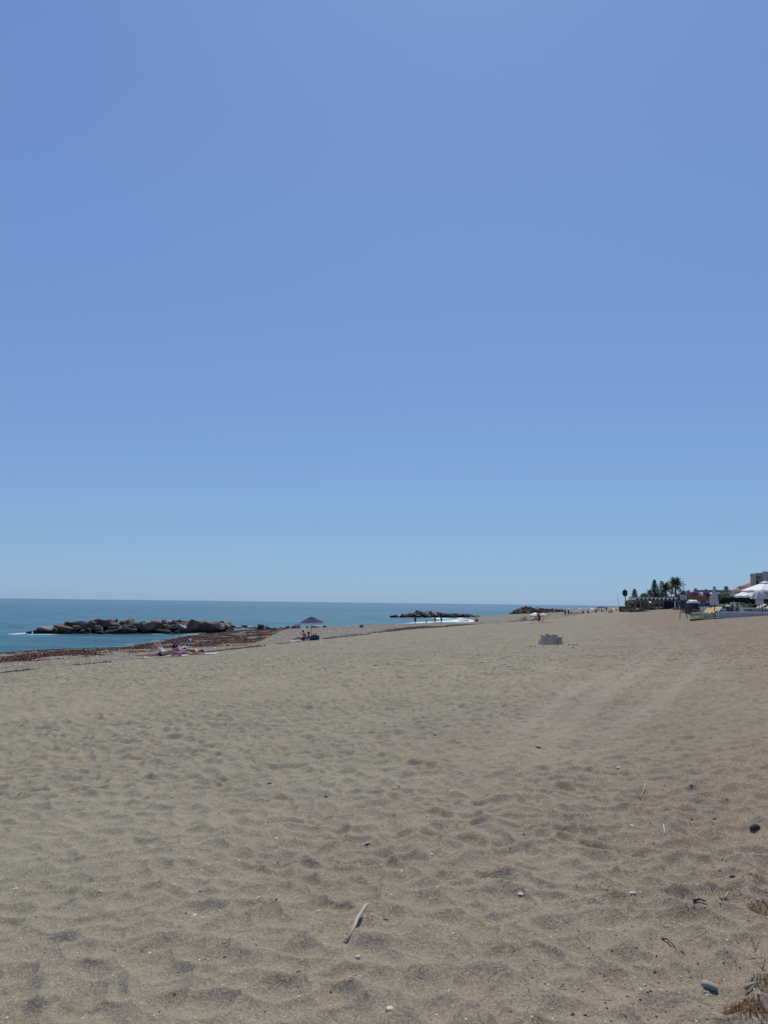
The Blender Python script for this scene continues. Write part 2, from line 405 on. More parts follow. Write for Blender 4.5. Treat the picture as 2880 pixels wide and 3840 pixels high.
# ------------------------------------------------------------------ boulders
def boulder_bm(w, d, h, seed, n=18, lumpy=.3):
    r = random.Random(seed); bm = bmesh.new()
    for i in range(n):
        a = r.random()*6.283; c = r.uniform(-1, 1); q = math.sqrt(1-c*c)
        p = [q*math.cos(a), q*math.sin(a), c]
        p = [math.copysign(abs(x)**.42, x)*(1-lumpy*r.random()) for x in p]
        bm.verts.new((p[0]*w/2, p[1]*d/2, p[2]*h/2))
    g = bmesh.ops.convex_hull(bm, input=bm.verts)
    bmesh.ops.delete(bm, geom=list({e for e in g['geom_interior'] if isinstance(e, bmesh.types.BMVert)}), context='VERTS')
    bmesh.ops.dissolve_limit(bm, angle_limit=R(9), verts=bm.verts, edges=bm.edges)
    bmesh.ops.triangulate(bm, faces=[f for f in bm.faces if len(f.verts) > 4])
    return bm
def rock_mat(name, c1, c2, wetline=True):
    m, t, b = nmat(name); co = node(t, 'ShaderNodeNewGeometry').outputs['Position']
    n1 = noise(t, co, 1.1, 6, .65); n2 = noise(t, co, 5, 6, .7)
    c = mixc(t, sstep(t, n1, .35, .65), c1, c2)
    c = mixc(t, mth(t, 'MULTIPLY', sstep(t, n2, .5, .72), .5), c, tuple(x*.42 for x in c1))
    oi = node(t, 'ShaderNodeObjectInfo').outputs['Random']
    k = mth(t, 'ADD', mth(t, 'MULTIPLY', oi, .55), .68); cc = t.nodes.new('ShaderNodeCombineColor')
    for i in range(3): t.links.new(k, cc.inputs[i])
    c = mixc(t, 1.0, c, cc.outputs[0], 'MULTIPLY')
    if wetline:      # weed and wet stain near the water
        sx = node(t, 'ShaderNodeSeparateXYZ'); t.links.new(co, sx.inputs[0])
        z = mth(t, 'ADD', sx.outputs[2], mth(t, 'MULTIPLY', mth(t, 'SUBTRACT', n1, .5), .8))
        k2 = sstep(t, z, SEA+.25, SEA+.85)
        c = mixc(t, k2, (.030, .027, .020), c)
    t.links.new(c, b.inputs['Base Color']); b.inputs['Roughness'].default_value = .85; b.inputs['Specular IOR Level'].default_value = .2
    bump(t, b, mth(t, 'ADD', n2, mth(t, 'MULTIPLY', n1, .6)), .8, .12)
    return m
RM = {'d': rock_mat('dark_rock', (.075, .060, .044), (.14, .11, .08)), 'b': rock_mat('brown_rock', (.21, .165, .115), (.115, .09, .065)),
      'g': rock_mat('grey_rock', (.29, .265, .22), (.16, .145, .12)), 'w': rock_mat('pale_rock', (.46, .44, .40), (.32, .30, .265), False)}
seedc = [100]
def put_rock(parent, c, w_, d_, h_, tone, name='boulder', tilt=None, n=17):
    seedc[0] += 1; r = random.Random(seedc[0])
    bm = boulder_bm(w_, d_, h_, seedc[0], n, .46); me = bpy.data.meshes.new(name); bm.to_mesh(me); bm.free()
    o = link(name, me, RM[tone], parent); o.location = c
    o.rotation_euler = tilt or (r.uniform(-.3, .3), r.uniform(-.28, .28), r.uniform(-.6, .6)); return o
g1 = thing('rock_groyne', 'long groyne of dark angular boulders running from the seaweed beach into the sea at left', 'rock groyne', (0, 0, 0))
L6 = '''20 160 40 20 d|90 160 62 44 d|165 137 135 58 g|170 174 85 25 d|222 155 85 55 d|305 130 145 55 b|285 165 125 42 d|345 168 55 35 d|410 137 62 62 b
385 168 62 32 d|460 164 58 42 g|350 95 62 42 d|420 80 112 32 b|495 110 112 46 b|510 138 92 36 b|520 174 82 36 g|590 142 72 42 g|612 165 112 52 d|575 87 52 30 d
580 108 112 32 b|640 78 92 34 d|685 64 62 28 b|650 98 74 38 d|715 92 92 38 d|700 125 74 38 b|700 167 122 52 b|755 120 32 25 w|735 147 54 28 b|788 88 34 44 d
785 107 40 20 w|800 152 92 62 b|822 112 62 34 g|862 162 84 56 b|885 87 28 32 w|872 122 44 44 d|930 95 78 32 g|1020 120 185 58 b|915 182 72 35 b|945 182 52 26 g
1000 174 52 36 g|1010 84 74 28 g|1105 152 132 44 b|1065 182 84 26 b|1092 108 54 44 d|1142 118 44 44 d|1195 112 104 54 b|1160 177 92 34 g|1210 86 104 26 g
1240 155 74 62 d|1272 122 84 52 w|1302 152 74 52 d|1315 85 104 26 d|1300 98 62 28 w|1385 107 124 92 b|1420 84 52 44 g|1490 120 114 68 d|1545 117 74 62 d
1600 107 62 42 w|1640 98 62 32 g|1600 126 70 24 g|450 95 60 40 d|540 90 60 40 d|760 150 60 50 d|975 150 60 50 d|860 100 60 34 d|1060 140 60 40 d'''
def line_d(px): return 94.5 + (px-130)/700*6.5
for rw in L6.replace('\n', '|').split('|'):
    cx, cy, ww, hh_, tn = rw.split(); cx, cy, ww, hh_ = map(float, (cx, cy, ww, hh_))
    px = 100+cx/2.183; py = 2300+cy/2.183; W = ww/2.183; H = hh_/2.183
    up = max(0, (2385-py)/28); d = line_d(px) + up*1.0
    p = P(px, py, d); k = d/FPX
    put_rock(g1, p, W*k*1.32, max(W, H)*k*random.uniform(.9, 1.2), H*k*1.5, tn)
r = random.Random(4)                               # the far side and the core of the pile
for i in range(64):
    q = i/63; x = -44+q*21; y = 98+q*7 + r.uniform(-.4, 2.6)
    top = np.interp(q, [0, .08, .2, .4, .9, 1], [-2.5, -1.8, -1.3, -1.25, -1.35, -1.5])
    put_rock(g1, (x, y, top - r.uniform(.3, 1.0)), r.uniform(1.4, 2.4), r.uniform(1.2, 2), r.uniform(.9, 1.4), r.choice('dbbg'))
    put_rock(g1, (x+.4, y-.6, max(top-1.2, SEA+.1)), r.uniform(1.6, 2.6), r.uniform(1.2, 2), r.uniform(1.0, 1.5), r.choice('dbd'))
L2 = '''765 352 60 40 w|812 338 52 32 w|835 358 84 30 g|892 348 62 26 w|960 342 52 28 g|1012 352 52 22 w|1045 354 42 22 g|1122 342 32 26 w|1165 357 64 22 g|1232 364 124 22 b|1292 370 42 22 g|865 340 30 20 g|925 352 40 22 g|1075 358 36 18 g'''
for rw in L2.split('|'):
    cx, cy, ww, hh_, tn = rw.split(); cx, cy, ww, hh_ = map(float, (cx, cy, ww, hh_))
    px = 500+cx/2.304; py = 2200+cy/2.304; d = 101+(px-820)/250*6; k = d/FPX
    p = P(px, py, d); put_rock(g1, p, ww/2.304*k*1.05, 1.0, hh_/2.304*k*1.15, tn)
g2 = thing('rock_groyne', 'middle low groyne of dark boulders with a gap, beyond the four people at the water', 'rock groyne')
r = random.Random(9)
for i in range(56):
    q = i/55
    if .60 < q < .645: continue
    x = 3+q*29; y = 230+q*20; top = np.interp(q, [0, .1, .3, .45, .58, .66, 1], [-2.3, -2.1, -.9, -1.1, -1.5, -1.45, -2.0])
    lay = 1 if q < .1 else 2
    for j in range(lay):
        z = top - .55 - j*.95 + r.uniform(-.2, .15)
        put_rock(g2, (x+r.uniform(-.5, .5), y+r.uniform(-1.2, 1.2)-j*.5, max(z, SEA+.15)), r.uniform(1.3, 3.0), r.uniform(1.3, 2.2), r.uniform(.9, 1.7), r.choice('dbgbggw'))
pw = P(1597, 2304, 234); put_rock(g2, pw, 4.0, 1.5, 1.0, 'w', tilt=(0, .35, 0))
tag(put_rock(None, P(1796, 2312, 250), 1.9, 1.2, .9, 'd'), 'single dark boulder off the shore end of the middle groyne', 'boulder')
g3 = thing('rock_groyne', 'far heaped groyne of grey boulders with a person standing on its crest', 'rock groyne')
r = random.Random(12)
for i in range(120):
    q = i/119; x = 59+q*38; y = 333+q*58; top = np.interp(q, [0, .12, .25, .4, .6, 1], [-2.3, -.6, .9, .3, -.1, -.4])
    for j in range(3 if .1 < q < .75 else 2):
        z = top - .7 - j*1.05 + r.uniform(-.25, .2)
        if z < SEA-.3: continue
        put_rock(g3, (x+r.uniform(-1, 1)-.4*j, y+r.uniform(-1.5, 1.5)-1.4*j, z), r.uniform(1.4, 2.8), r.uniform(1.4, 2.6), r.uniform(1.0, 1.8), r.choice('gbggbdw' if q > .6 else 'dbggb'), n=14)
# loose boulders on the shingle behind the blue umbrella
LB = [(1114, 2359, 22, 15, 'w', 'large cream boulder on the shingle just left of the blue umbrella pole'), (1099, 2357, 10, 9, 'd', 'small dark boulder against the left side of the cream boulder'),
      (1152, 2359, 8, 8, 'd', 'small dark stone between the two pale boulders behind the umbrella'), (1187, 2363, 24, 10, 'w', 'low white boulder right of the blue umbrella pole'),
      (1200, 2356, 26, 9, 'g', 'grey flat boulder farthest right behind the umbrella'), (1172, 2357, 14, 6, 'g', 'flat grey stone directly behind the umbrella pole'),
      (1060, 2362, 14, 8, 'w', 'pale boulder at the right end of the seaweed mound'), (1132, 2361, 16, 7, 'w', 'flat pale stone low behind the man under the umbrella'),
      (1078, 2361, 18, 7, 'g', 'flat grey boulder between the seaweed mound and the cream boulder'), (1216, 2361, 16, 6, 'b', 'brown stone low on the shingle, right of all the pale boulders')]
for px, py, w_, h_, tn, lb in LB:
    d = 106; k = d/FPX; p = P(px, py, d)
    tag(put_rock(None, (p.x, p.y, gz(p.x, p.y)+h_*k*.45), w_*k*1.2, 1.0, h_*k*1.4, tn), lb, 'boulder')
p = P(976, 2350, 103); tag(put_rock(None, p, 1.1, 1.0, 1.0, 'd'), 'squat dark boulder standing alone at the shore end of the near groyne', 'boulder')
p = hit(1356, 2353); tag(put_rock(None, p+Vector((0, 0, .15)), .8, .6, .5, 'd'), 'small dark rock alone on the shingle right of the umbrella', 'boulder')

# ------------------------------------------------------------------ seaweed, pebbles, shell: uncountable
def scatter(name, mat_, n, sampler, shape, kind='stuff'):
    V = []; F = []; k = 0; tries = 0
    while k < n and tries < n*60:
        tries += 1; s = sampler()
        if s is None: continue
        vs_, fs = shape(s); base = len(V); V += vs_; F += [tuple(i+base for i in f) for f in fs]; k += 1
    me = bpy.data.meshes.new(name); me.from_pydata(V, [], F); o = link(name, me, mat_); tag(o, kind=kind); return o
rs_ = random.Random(21)
def pts_where(n, u0, u1, v0, v1, maskf, thr):
    us = rng.uniform(u0, u1, n); vv = rng.uniform(v0, v1, n)
    X = us*SU + vv*CU; Y = us*CU - vv*SU; k = maskf(X, Y) > thr*rng.uniform(.6, 1.2, n)
    X = X[k]; Y = Y[k]; return X, Y, base_z(X, Y)+micro_z(X, Y)
def blades(name, X, Y, Z, mat_, size, hgt):
    V = []; F = []
    for x, y, z in zip(X, Y, Z):
        s = size*rs_.uniform(.4, 2.0); h = hgt*rs_.uniform(.3, 1.9)**1.5; a = rs_.random()*6.28; k = len(V)
        ca, sa = math.cos(a)*s, math.sin(a)*s
        V += [(x-ca, y-sa, z-.01), (x+ca, y+sa, z-.01), (x+sa*.6, y-ca*.6, z-.01), (x-sa*.4+ca*.2, y+ca*.4, z+h*.3), (x+rs_.uniform(-s, s)*.4, y+rs_.uniform(-s, s)*.4, z+h)]
        F += [(k, k+2, k+4), (k+2, k+1, k+4), (k+1, k+3, k+4), (k+3, k, k+4)]
    me = bpy.data.meshes.new(name); me.from_pydata(V, [], F); return tag(link(name, me, mat_), kind='stuff')
mweed = mat('seaweed', (.115, .045, .024), (.050, .024, .016), 2.5, .8, island=.6)
X, Y, Z = pts_where(110000, 20, 112, -58, -24, weed_mask, .5)
X2, Y2, Z2 = pts_where(60000, 14, 200, -27, -18, weed_mask, .55)
k2 = slice(0, 9000); 
tag(blades('dark_seaweed', X2[k2], Y2[k2], Z2[k2], mat('seaweed_dark', (.055, .028, .020), (.025, .016, .013), 2.5, .8, island=.9), .09, .022), 'thin dark line of dried seaweed along the upper beach', 'seaweed')
tag(blades('seaweed', X[:34000], Y[:34000], Z[:34000], mweed, .085, .035), 'washed up red brown seaweed strewn along the shore', 'seaweed')
def pebble_field(name, n, u0, u1, v0, v1, sz, mat_, lab, cat, fall=None):
    us = rng.uniform(u0, u1, n); vv = rng.uniform(v0, v1, n); X = us*SU+vv*CU; Y = us*CU-vv*SU
    t_ = vv-vs(us); k = (t_ > .5) & (Y > 2.2)
    X = X[k]; Y = Y[k]; return pebbles_at(name, X, Y, sz, mat_, lab, cat)
def pebbles_at(name, X, Y, sz, mat_, lab, cat, flat=.55):
    Z = base_z(X, Y)+micro_z(X, Y); V = []; F = []
    for x, y, z in zip(X, Y, Z):
        s = sz*rs_.uniform(.35, 1)**1.6; a = rs_.random()*6.28; e = rs_.uniform(.45, 1); k = len(V)
        for j in range(5):
            b_ = a+j*1.2566; q = rs_.uniform(.75, 1.1)
            V.append((x+s*q*math.cos(b_-a)*math.cos(a)-s*e*q*math.sin(b_-a)*math.sin(a), y+s*q*math.cos(b_-a)*math.sin(a)+s*e*q*math.sin(b_-a)*math.cos(a), z))
        V.append((x+rs_.uniform(-.3, .3)*s, y+rs_.uniform(-.3, .3)*s, z+s*flat*rs_.uniform(.6, 1.2)))
        F += [(k+j, k+(j+1) % 5, k+5) for j in range(5)]
    me = bpy.data.meshes.new(name); me.from_pydata(V, [], F); return tag(link(name, me, mat_), lab, cat, kind='stuff')
mpale = mat('shell_white', (.62, .59, .52), (.45, .41, .34), 4, .7, island=.5)
mdk = mat('dark_scrap', (.035, .028, .024), (.07, .055, .045), 4, .8, island=.7)
mgr = mat('pebble_grey', (.23, .22, .20), (.13, .12, .11), 3, .75, island=.9)
pebble_field('beach_pebbles', 16000, 20, 150, -57, -21, .10, mgr, 'grey pebbles strewn over the shingle by the water', 'pebbles')
pebble_field('pale_pebbles', 1500, 20, 150, -57, -21, .12, mpale, 'whitish pebbles strewn over the shingle by the water', 'pebbles')
def polar(n, r0, r1, a0=-33, a1=33, p=1.0):
    rd = r0*(r1/r0)**(rng.uniform(0, 1, n)**p); a = np.radians(rng.uniform(a0, a1, n)); return rd*np.sin(a), rd*np.cos(a)
X, Y = polar(4200, 2.3, 30); pebbles_at('shell_fragments', X, Y, .0085, mpale, 'tiny white shell fragments sprinkled over the sand', 'shell fragments')
X, Y = polar(420, 4, 34); pebbles_at('white_shells', X, Y, .020, mpale, 'small white shells and stones scattered on the sand', 'shells')
X, Y = polar(900, 2.3, 30); pebbles_at('dark_scraps', X, Y, .012, mdk, 'dark scraps of dry weed on the sand', 'debris')
X, Y = polar(150, 5, 45); pebbles_at('dark_weed_bits', X, Y, .027, mdk, 'dark bits of weed and wood on the sand', 'debris', .35)
X, Y = polar(4200, 2.4, 14, 14, 36); pebbles_at('leaf_litter', X, Y, .0085, mat('litter_brown', (.14, .085, .045), (.30, .23, .15), 5, .8, island=1.0), 'brown and straw coloured plant litter on the sand at right', 'litter', .3)
X, Y = polar(1500, 2.4, 14, 15, 36); pebbles_at('dark_litter', X, Y, .0095, mdk, 'dark crumbs of plant litter on the sand at right', 'litter', .5)
V = []; F = []
mst = mat('straw', (.62, .52, .36), (.36, .27, .17), 5, .8, island=.9)
for i in range(1300):
    x, y = [float(q[0]) for q in (polar(1, 2.4, 12, 8, 36) if i % 4 else polar(1, 2.5, 16))]; z = gz(x, y)+.006; a = rs_.random()*6.28; L = rs_.uniform(.008, .035); w_ = rs_.uniform(.0010, .0022)
    k = len(V); c_, s_ = math.cos(a), math.sin(a)
    V += [(x-c_*L-s_*w_, y-s_*L+c_*w_, z), (x-c_*L+s_*w_, y-s_*L-c_*w_, z), (x+c_*L, y+s_*L, z+rs_.uniform(0, .025)), (x-c_*L, y-s_*L, z+w_*2)]
    F += [(k, k+1, k+2), (k+1, k+3, k+2), (k+3, k, k+2)]
me = bpy.data.meshes.new('straw'); me.from_pydata(V, [], F); tag(link('straw', me, mst), 'short straws and stalks lying on the sand', 'straw', kind='stuff')

# ------------------------------------------------------------------ foreground finds
mdrift = mat('driftwood', (.52, .46, .35), (.38, .31, .22), 14, .75, .3)
def on(px, py, dz=0): h = hit(px, py); return Vector((h.x, h.y, h.z+dz))
a_, b_ = on(1302, 3534, .012), on(1385, 3412, .035)
mid = a_.lerp(b_, .62)+Vector((-.006, .0, .010)); md2 = a_.lerp(b_, .3)+Vector((-.001, 0, .004))
rt = thing('driftwood_stick', 'pale curved driftwood stick tapering to a point, lying in the foreground sand', 'stick', a_)
MB().tube([Vector((0, 0, 0)), md2-a_, a_.lerp(b_, .5)-a_+Vector((-.006, 0, .012)), mid-a_, a_.lerp(b_, .85)-a_+Vector((-.004, 0, .012)), b_-a_], [.005, .0075, .009, .0092, .008, .0015], 10).build('stick', mdrift, rt, True)
MB().tube([Vector((0, .0, 0)), Vector((-.008, .01, .004)), Vector((-.018, .022, .012))], [.006, .005, .002], 6).build('broken_stub', mdrift, rt, True)
def stone(px, py, w_, d_, h_, mt, label, name='stone', rz=0, cat='stone'):
    r_ = random.Random(int(px*7+py)); q = on(px, py); mb = MB().ell((0, 0, 0), (w_/2, d_/2, h_/2), 16, 10)
    ph = [r_.uniform(0, 6.28) for _ in range(4)]
    mb.v = [(x*(1+.10*math.sin(3*y/d_*2+ph[0])+.07*math.sin(6*z/h_+ph[1])), y*(1+.10*math.sin(4*x/w_+ph[2])), z*(1+.13*math.sin(4*x/w_+ph[3]))) for x, y, z in mb.v]
    o = mb.build(name, mt, None, True); o.location = q+Vector((0, 0, h_*.18)); o.rotation_euler = (0, r_.uniform(-.1, .15), rz); return tag(o, label, cat)
mgs = mat('stone_grey', (.29, .295, .26), (.22, .225, .195), 9, .65, .15); mtan = mat('stone_tan', (.60, .52, .38), (.48, .40, .29), 12, .6, .15); mds = mat('stone_dark', (.07, .065, .07), (.045, .042, .045), 14, .7, .3)
stone(2660, 3702, .066, .040, .034, mgs, 'smooth oval grey cobble beside the dry grass at lower right', rz=-.45)
stone(1341, 3595, .028, .025, .024, mtan, 'egg shaped tan pebble below the driftwood stick')
stone(1122, 3638, .034, .016, .013, mds, 'small dark elongated pebble left of the egg shaped pebble', rz=-.6)
stone(1447, 3448+0, .03, .008, .008, mds, 'thin dark splinter right of the driftwood stick', rz=.1)
stone(2830, 3104, .078, .045, .042, mds, 'rough dark stone near the right edge of the sand', rz=.2)
stone(2745, 3288, .034, .02, .016, mds, 'small dark stone among shell scraps right of centre', rz=.3)
stone(1462, 3786, .036, .03, .018, mtan, 'half buried pale shell nearest the bottom of the picture', 'shell', .8, 'shell')
stone(2160, 3060, .028, .022, .018, mpale, 'round white pebble on the brown sand below the tracks')
stone(2320, 2890, .05, .03, .02, mpale, 'white shell lying right of the wheel tracks', 'shell', .3, 'shell')
stone(2700, 2648, .09, .03, .02, mpale, 'white shell high on the brown sand at right', 'shell', 2.3, 'shell')
for px, py, w_, lb in ((1010, 2952, .05, 'dark scrap of wood on the left middle sand'), (2015, 2810, .07, 'dark curled scrap of weed beside the wheel tracks'), (2430, 3112, .02, 'dark scrap'), ):
    if lb != 'dark scrap': stone(px, py, w_, w_*.35, w_*.25, mds, lb, 'wood_scrap', .3, 'wood scrap')
mbark = mat('bark_brown', (.16, .11, .085), (.09, .06, .05), 20, .8, .3)
def stick(pts, rad, label, mt, name='stick'):
    ws = [on(x, y, rad*.8+e) for x, y, e in pts]; rt_ = MB().tube([q-ws[0] for q in ws], [rad*(1-.6*i/(len(ws)-1)) for i in range(len(ws))], 7).build(name, mt, None, True)
    rt_.location = ws[0]; return tag(rt_, label, 'stick')
stick([(2600, 3402, 0), (2625, 3410, .006), (2650, 3412, .004)], .0085, 'dark half buried twig with a pale split end', mbark)
stick([(2482, 3515, 0), (2502, 3530, .01), (2531, 3564, .002)], .005, 'bent reddish twig lying left of the dry plants', mbark)
stick([(2718, 3357, 0), (2730, 3345, .004), (2745, 3333, .004)], .006, 'short pale split stick lying above the dry plants', mdrift)
stick([(2495, 3137, 0), (2490, 3115, .004), (2489, 3104, .004)], .0048, 'short white stick standing out on the brown sand', mpale)
stick([(2640, 3708+15, 0), (2655, 3722, .003), (2672, 3734, .002)], .0022, 'thin white straw below the grey cobble', mpale)
stick([(2400, 2996, 0), (2412, 2975, .01), (2420, 2965, .008)], .006, 'thin pale forked twig on the brown sand', mdrift)
stick([(2795, 3725, .01), (2815, 3712, .012), (2832, 3700, .008)], .008, 'pale weathered chunk of wood caught in the dry grass', mat('wood_grey', (.34, .31, .29), (.24, .21, .19), 15, .8, .3))
stick([(1330, 3840-170, 0), (1337, 3664, .004)], .003, 'tiny twig beside the foreground pebbles', mbark)
def tuft(px, py, n, rad, hgt, label, mt, seed):
    q = on(px, py); r_ = random.Random(seed); mb = MB()
    for i in range(n):
        a = r_.random()*6.28; d = rad*math.sqrt(r_.random()); x, y = d*math.cos(a), d*math.sin(a)
        z = gz(q.x+x, q.y+y)-q.z; b2 = r_.random()*6.28; ln_ = hgt*r_.uniform(.3, 1.2); o_ = r_.uniform(.3, 1.4)
        w_ = .0010*r_.uniform(.6, 1.6); dx, dy = math.cos(b2), math.sin(b2)
        p1 = (x+dx*ln_*o_*.5, y+dy*ln_*o_*.5, z+ln_*.55); p2 = (x+dx*ln_*o_, y+dy*ln_*o_, z+ln_*r_.uniform(.3, .9))
        mb.add([(x-dy*w_, y+dx*w_, z-.004), (x+dy*w_, y-dx*w_, z-.004), (p1[0]+dy*w_, p1[1]-dx*w_, p1[2]), (p1[0]-dy*w_, p1[1]+dx*w_, p1[2]), p2], [(0, 1, 2, 3), (3, 2, 4)])
    o = mb.build('dry_plant', mt); o.location = q; return tag(o, label, 'dry plant')
mdry = mat('dry_grass', (.13, .06, .022), (.30, .19, .085), 12, .8, island=1.0)
tuft(2815, 3795, 900, .10, .024, 'large rusty brown cushion of dry plant at the lower right corner', mdry, 1)
tuft(2862, 3405, 260, .08, .025, 'sparse brown dry plant at the right edge above the cobble', mdry, 2)
tuft(2835, 3290, 90, .06, .025, 'low dark dry tuft near the right edge, topmost of the dry plants', mdry, 3)
tuft(2868, 3700, 200, .06, .025, 'straw coloured dry tuft at the right edge behind the pale wood', mdry, 4)
tuft(2720, 3340, 90, .10, .02, 'scatter of dry rootlets beside the short split stick', mdry, 5)
for i, (px, py) in enumerate(((2860, 3640), (2835, 3560))):
    q = on(px, py); r_ = random.Random(60+i); mb = MB()
    for j in range(7):
        dx, dy, h_ = r_.uniform(-.10, .06), r_.uniform(-.04, .04), r_.uniform(.04, .09)
        mb.tube([(0, 0, 0), (dx*.4, dy*.4, h_*.6), (dx, dy, h_)], [.0009, .0007, .0004], 4)
    o = mb.build('dry_stalks', mat('stalk_dark', (.12, .08, .05), None, 9, .8)); o.location = q
    tag(o, ('thin dark stalks rising at the right edge above the rusty plant', 'thin stalks beside the sparse dry plant at the right edge')[i], 'dry stalks')

# ------------------------------------------------------------------ concrete ring on the sand
c0 = hit(2066, 2416); k = c0.y/FPX
ring = thing('concrete_ring', 'broken cone shaped concrete well head standing in the open sand', 'well head', c0, 0)
mconc = mat('old_concrete', (.62, .50, .34), (.44, .355, .24), 5, .9, .5); mlip = mat('lime_lip', (.50, .48, .42), (.36, .34, .29), 8, .9, .3)
nseg = 28; Rb, Rt, Hh = 50*k, 37*k, 33*k; mb = MB(); vo_, vi = [], []
def lip(a): # broken lower at the right front
    x = math.cos(a); return Hh*(1.0 - (.22 if x > .25 and math.sin(a) < .3 else 0) - .03*math.sin(5*a))
for i in range(nseg):
    a = 2*math.pi*i/nseg; h_ = lip(a); f = Rt+(Rb-Rt)*(1-h_/Hh)
    n_ = 1+.015*math.sin(7*a)
    vo_.append([(Rb*n_*1.02*math.cos(a), Rb*.9*math.sin(a), -.1), ((Rb+Rt)/2*n_*math.cos(a), (Rb+Rt)/2*.9*math.sin(a), h_*.5), (f*math.cos(a), f*.9*math.sin(a), h_-.02), ((f-.09)*math.cos(a), (f-.09)*.9*math.sin(a), h_-.02), ((f-.09)*math.cos(a), (f-.09)*.9*math.sin(a), -.1)])
V = [q for row in vo_ for q in row]; n5 = 5
mb.add(V, [(i*n5+j, ((i+1) % nseg)*n5+j, ((i+1) % nseg)*n5+j+1, i*n5+j+1) for i in range(nseg) for j in range(4)])
mb.build('wall', mconc, ring)
mb = MB()
for i in range(nseg):
    a0, a1 = 2*math.pi*i/nseg, 2*math.pi*(i+1)/nseg; h0, h1 = lip(a0), lip(a1); q = []
    for a, h_ in ((a0, h0), (a1, h1)):
        f = Rt+(Rb-Rt)*(1-h_/Hh)
        for rr_, zz in ((f+.006, h_-.03), (f+.004, h_+.006), (f-.085, h_+.006)): q.append((rr_*math.cos(a), rr_*.9*math.sin(a), zz))
    mb.add(q, [(0, 3, 4, 1), (1, 4, 5, 2)])
mb.build('rim', mlip, ring)
mb = MB(); mb.box((.27, -.30, Hh*.80), (.30, .22, .035), .1); mb.build('slab_fragment', mlip, ring)
mb = MB(); mb.box((.22, -Rt*.9-.045, Hh*.42), (.12, .02, .13), .25); mb.build('brick_patch', mat('rusty_brick', (.50, .34, .25), (.40, .28, .21), 9, .9, .3), ring)
o = put_rock(None, c0+Vector((-.19, -.25, Hh+.035)), .12, .09, .055, 'd', 'stone'); tag(o, 'small dark stone resting on top of the concrete well head', 'stone')
RUB = ['pale stone nearest the right foot of the concrete well head', 'pale stone second from the right foot of the concrete well head', 'dark stone among the pale rubble right of the well head', 'pale stone lowest of the rubble right of the well head', 'pale stone farthest right of the concrete well head', 'pale stone just left of the foot of the well head', 'pale chip at the middle of the foot of the well head', 'dark stone below the rubble right of the well head', 'dark stone in the sand below the middle of the well head', 'pale stone farthest left of the concrete well head']
r = random.Random(5)
for i, (px, py) in enumerate(((2132, 2418), (2140, 2421), (2150, 2419), (2158, 2424), (2165, 2420), (2006, 2423), (2098, 2417), (2150, 2430), (2038, 2438), (1990, 2425))):
    q = on(px, py, .02); tag(put_rock(None, q, .09*r.uniform(.6, 1.3), .07, .05*r.uniform(.7, 1.3), 'w' if i not in (2, 7, 8) else 'd', 'stone'), RUB[i], 'stone', 'rubble round the well head')

# ------------------------------------------------------------------ people
SK = {'light': mat('skin_light', (.52, .33, .24), (.46, .28, .20), 3, .55, 0, .3), 'tan': mat('skin_tan', (.30, .165, .11), (.25, .13, .085), 3, .5, 0, .3), 'red': mat('skin_warm', (.46, .25, .18), (.40, .20, .14), 3, .5, 0, .3)}
CL = lambda n, c: mat('cloth_'+n, c, None, 18, .9)
HAIR = {'black': mat('hair_black', (.012, .010, .009), None, 30, .5), 'brown': mat('hair_brown', (.05, .03, .02), None, 30, .55), 'blond': mat('hair_blond', (.42, .32, .18), (.3, .22, .12), 30, .6)}
EYE_M = mat('eye_dark', (.03, .02, .015), None, 20, .3)
BONES = [('pel', 'spi'), ('spi', 'che'), ('che', 'nek'), ('nek', 'hd0'), ('hd0', 'hd1'), ('hd1', 'hd2')] + \
    [(a+s, b+s) for s in 'LR' for a, b in (('sh', 'el'), ('el', 'wr'), ('wr', 'pa'), ('hi', 'kn'), ('kn', 'an'), ('an', 'to'))] + [('che', 'shL'), ('che', 'shR'), ('pel', 'hiL'), ('pel', 'hiR')]
RAD = dict(pel=.125, spi=.115, che=.125, nek=.052, hd0=.072, hd1=.098, hd2=.070, sh=.062, el=.042, wr=.027, pa=.032, hi=.092, kn=.056, an=.037, to=.030)
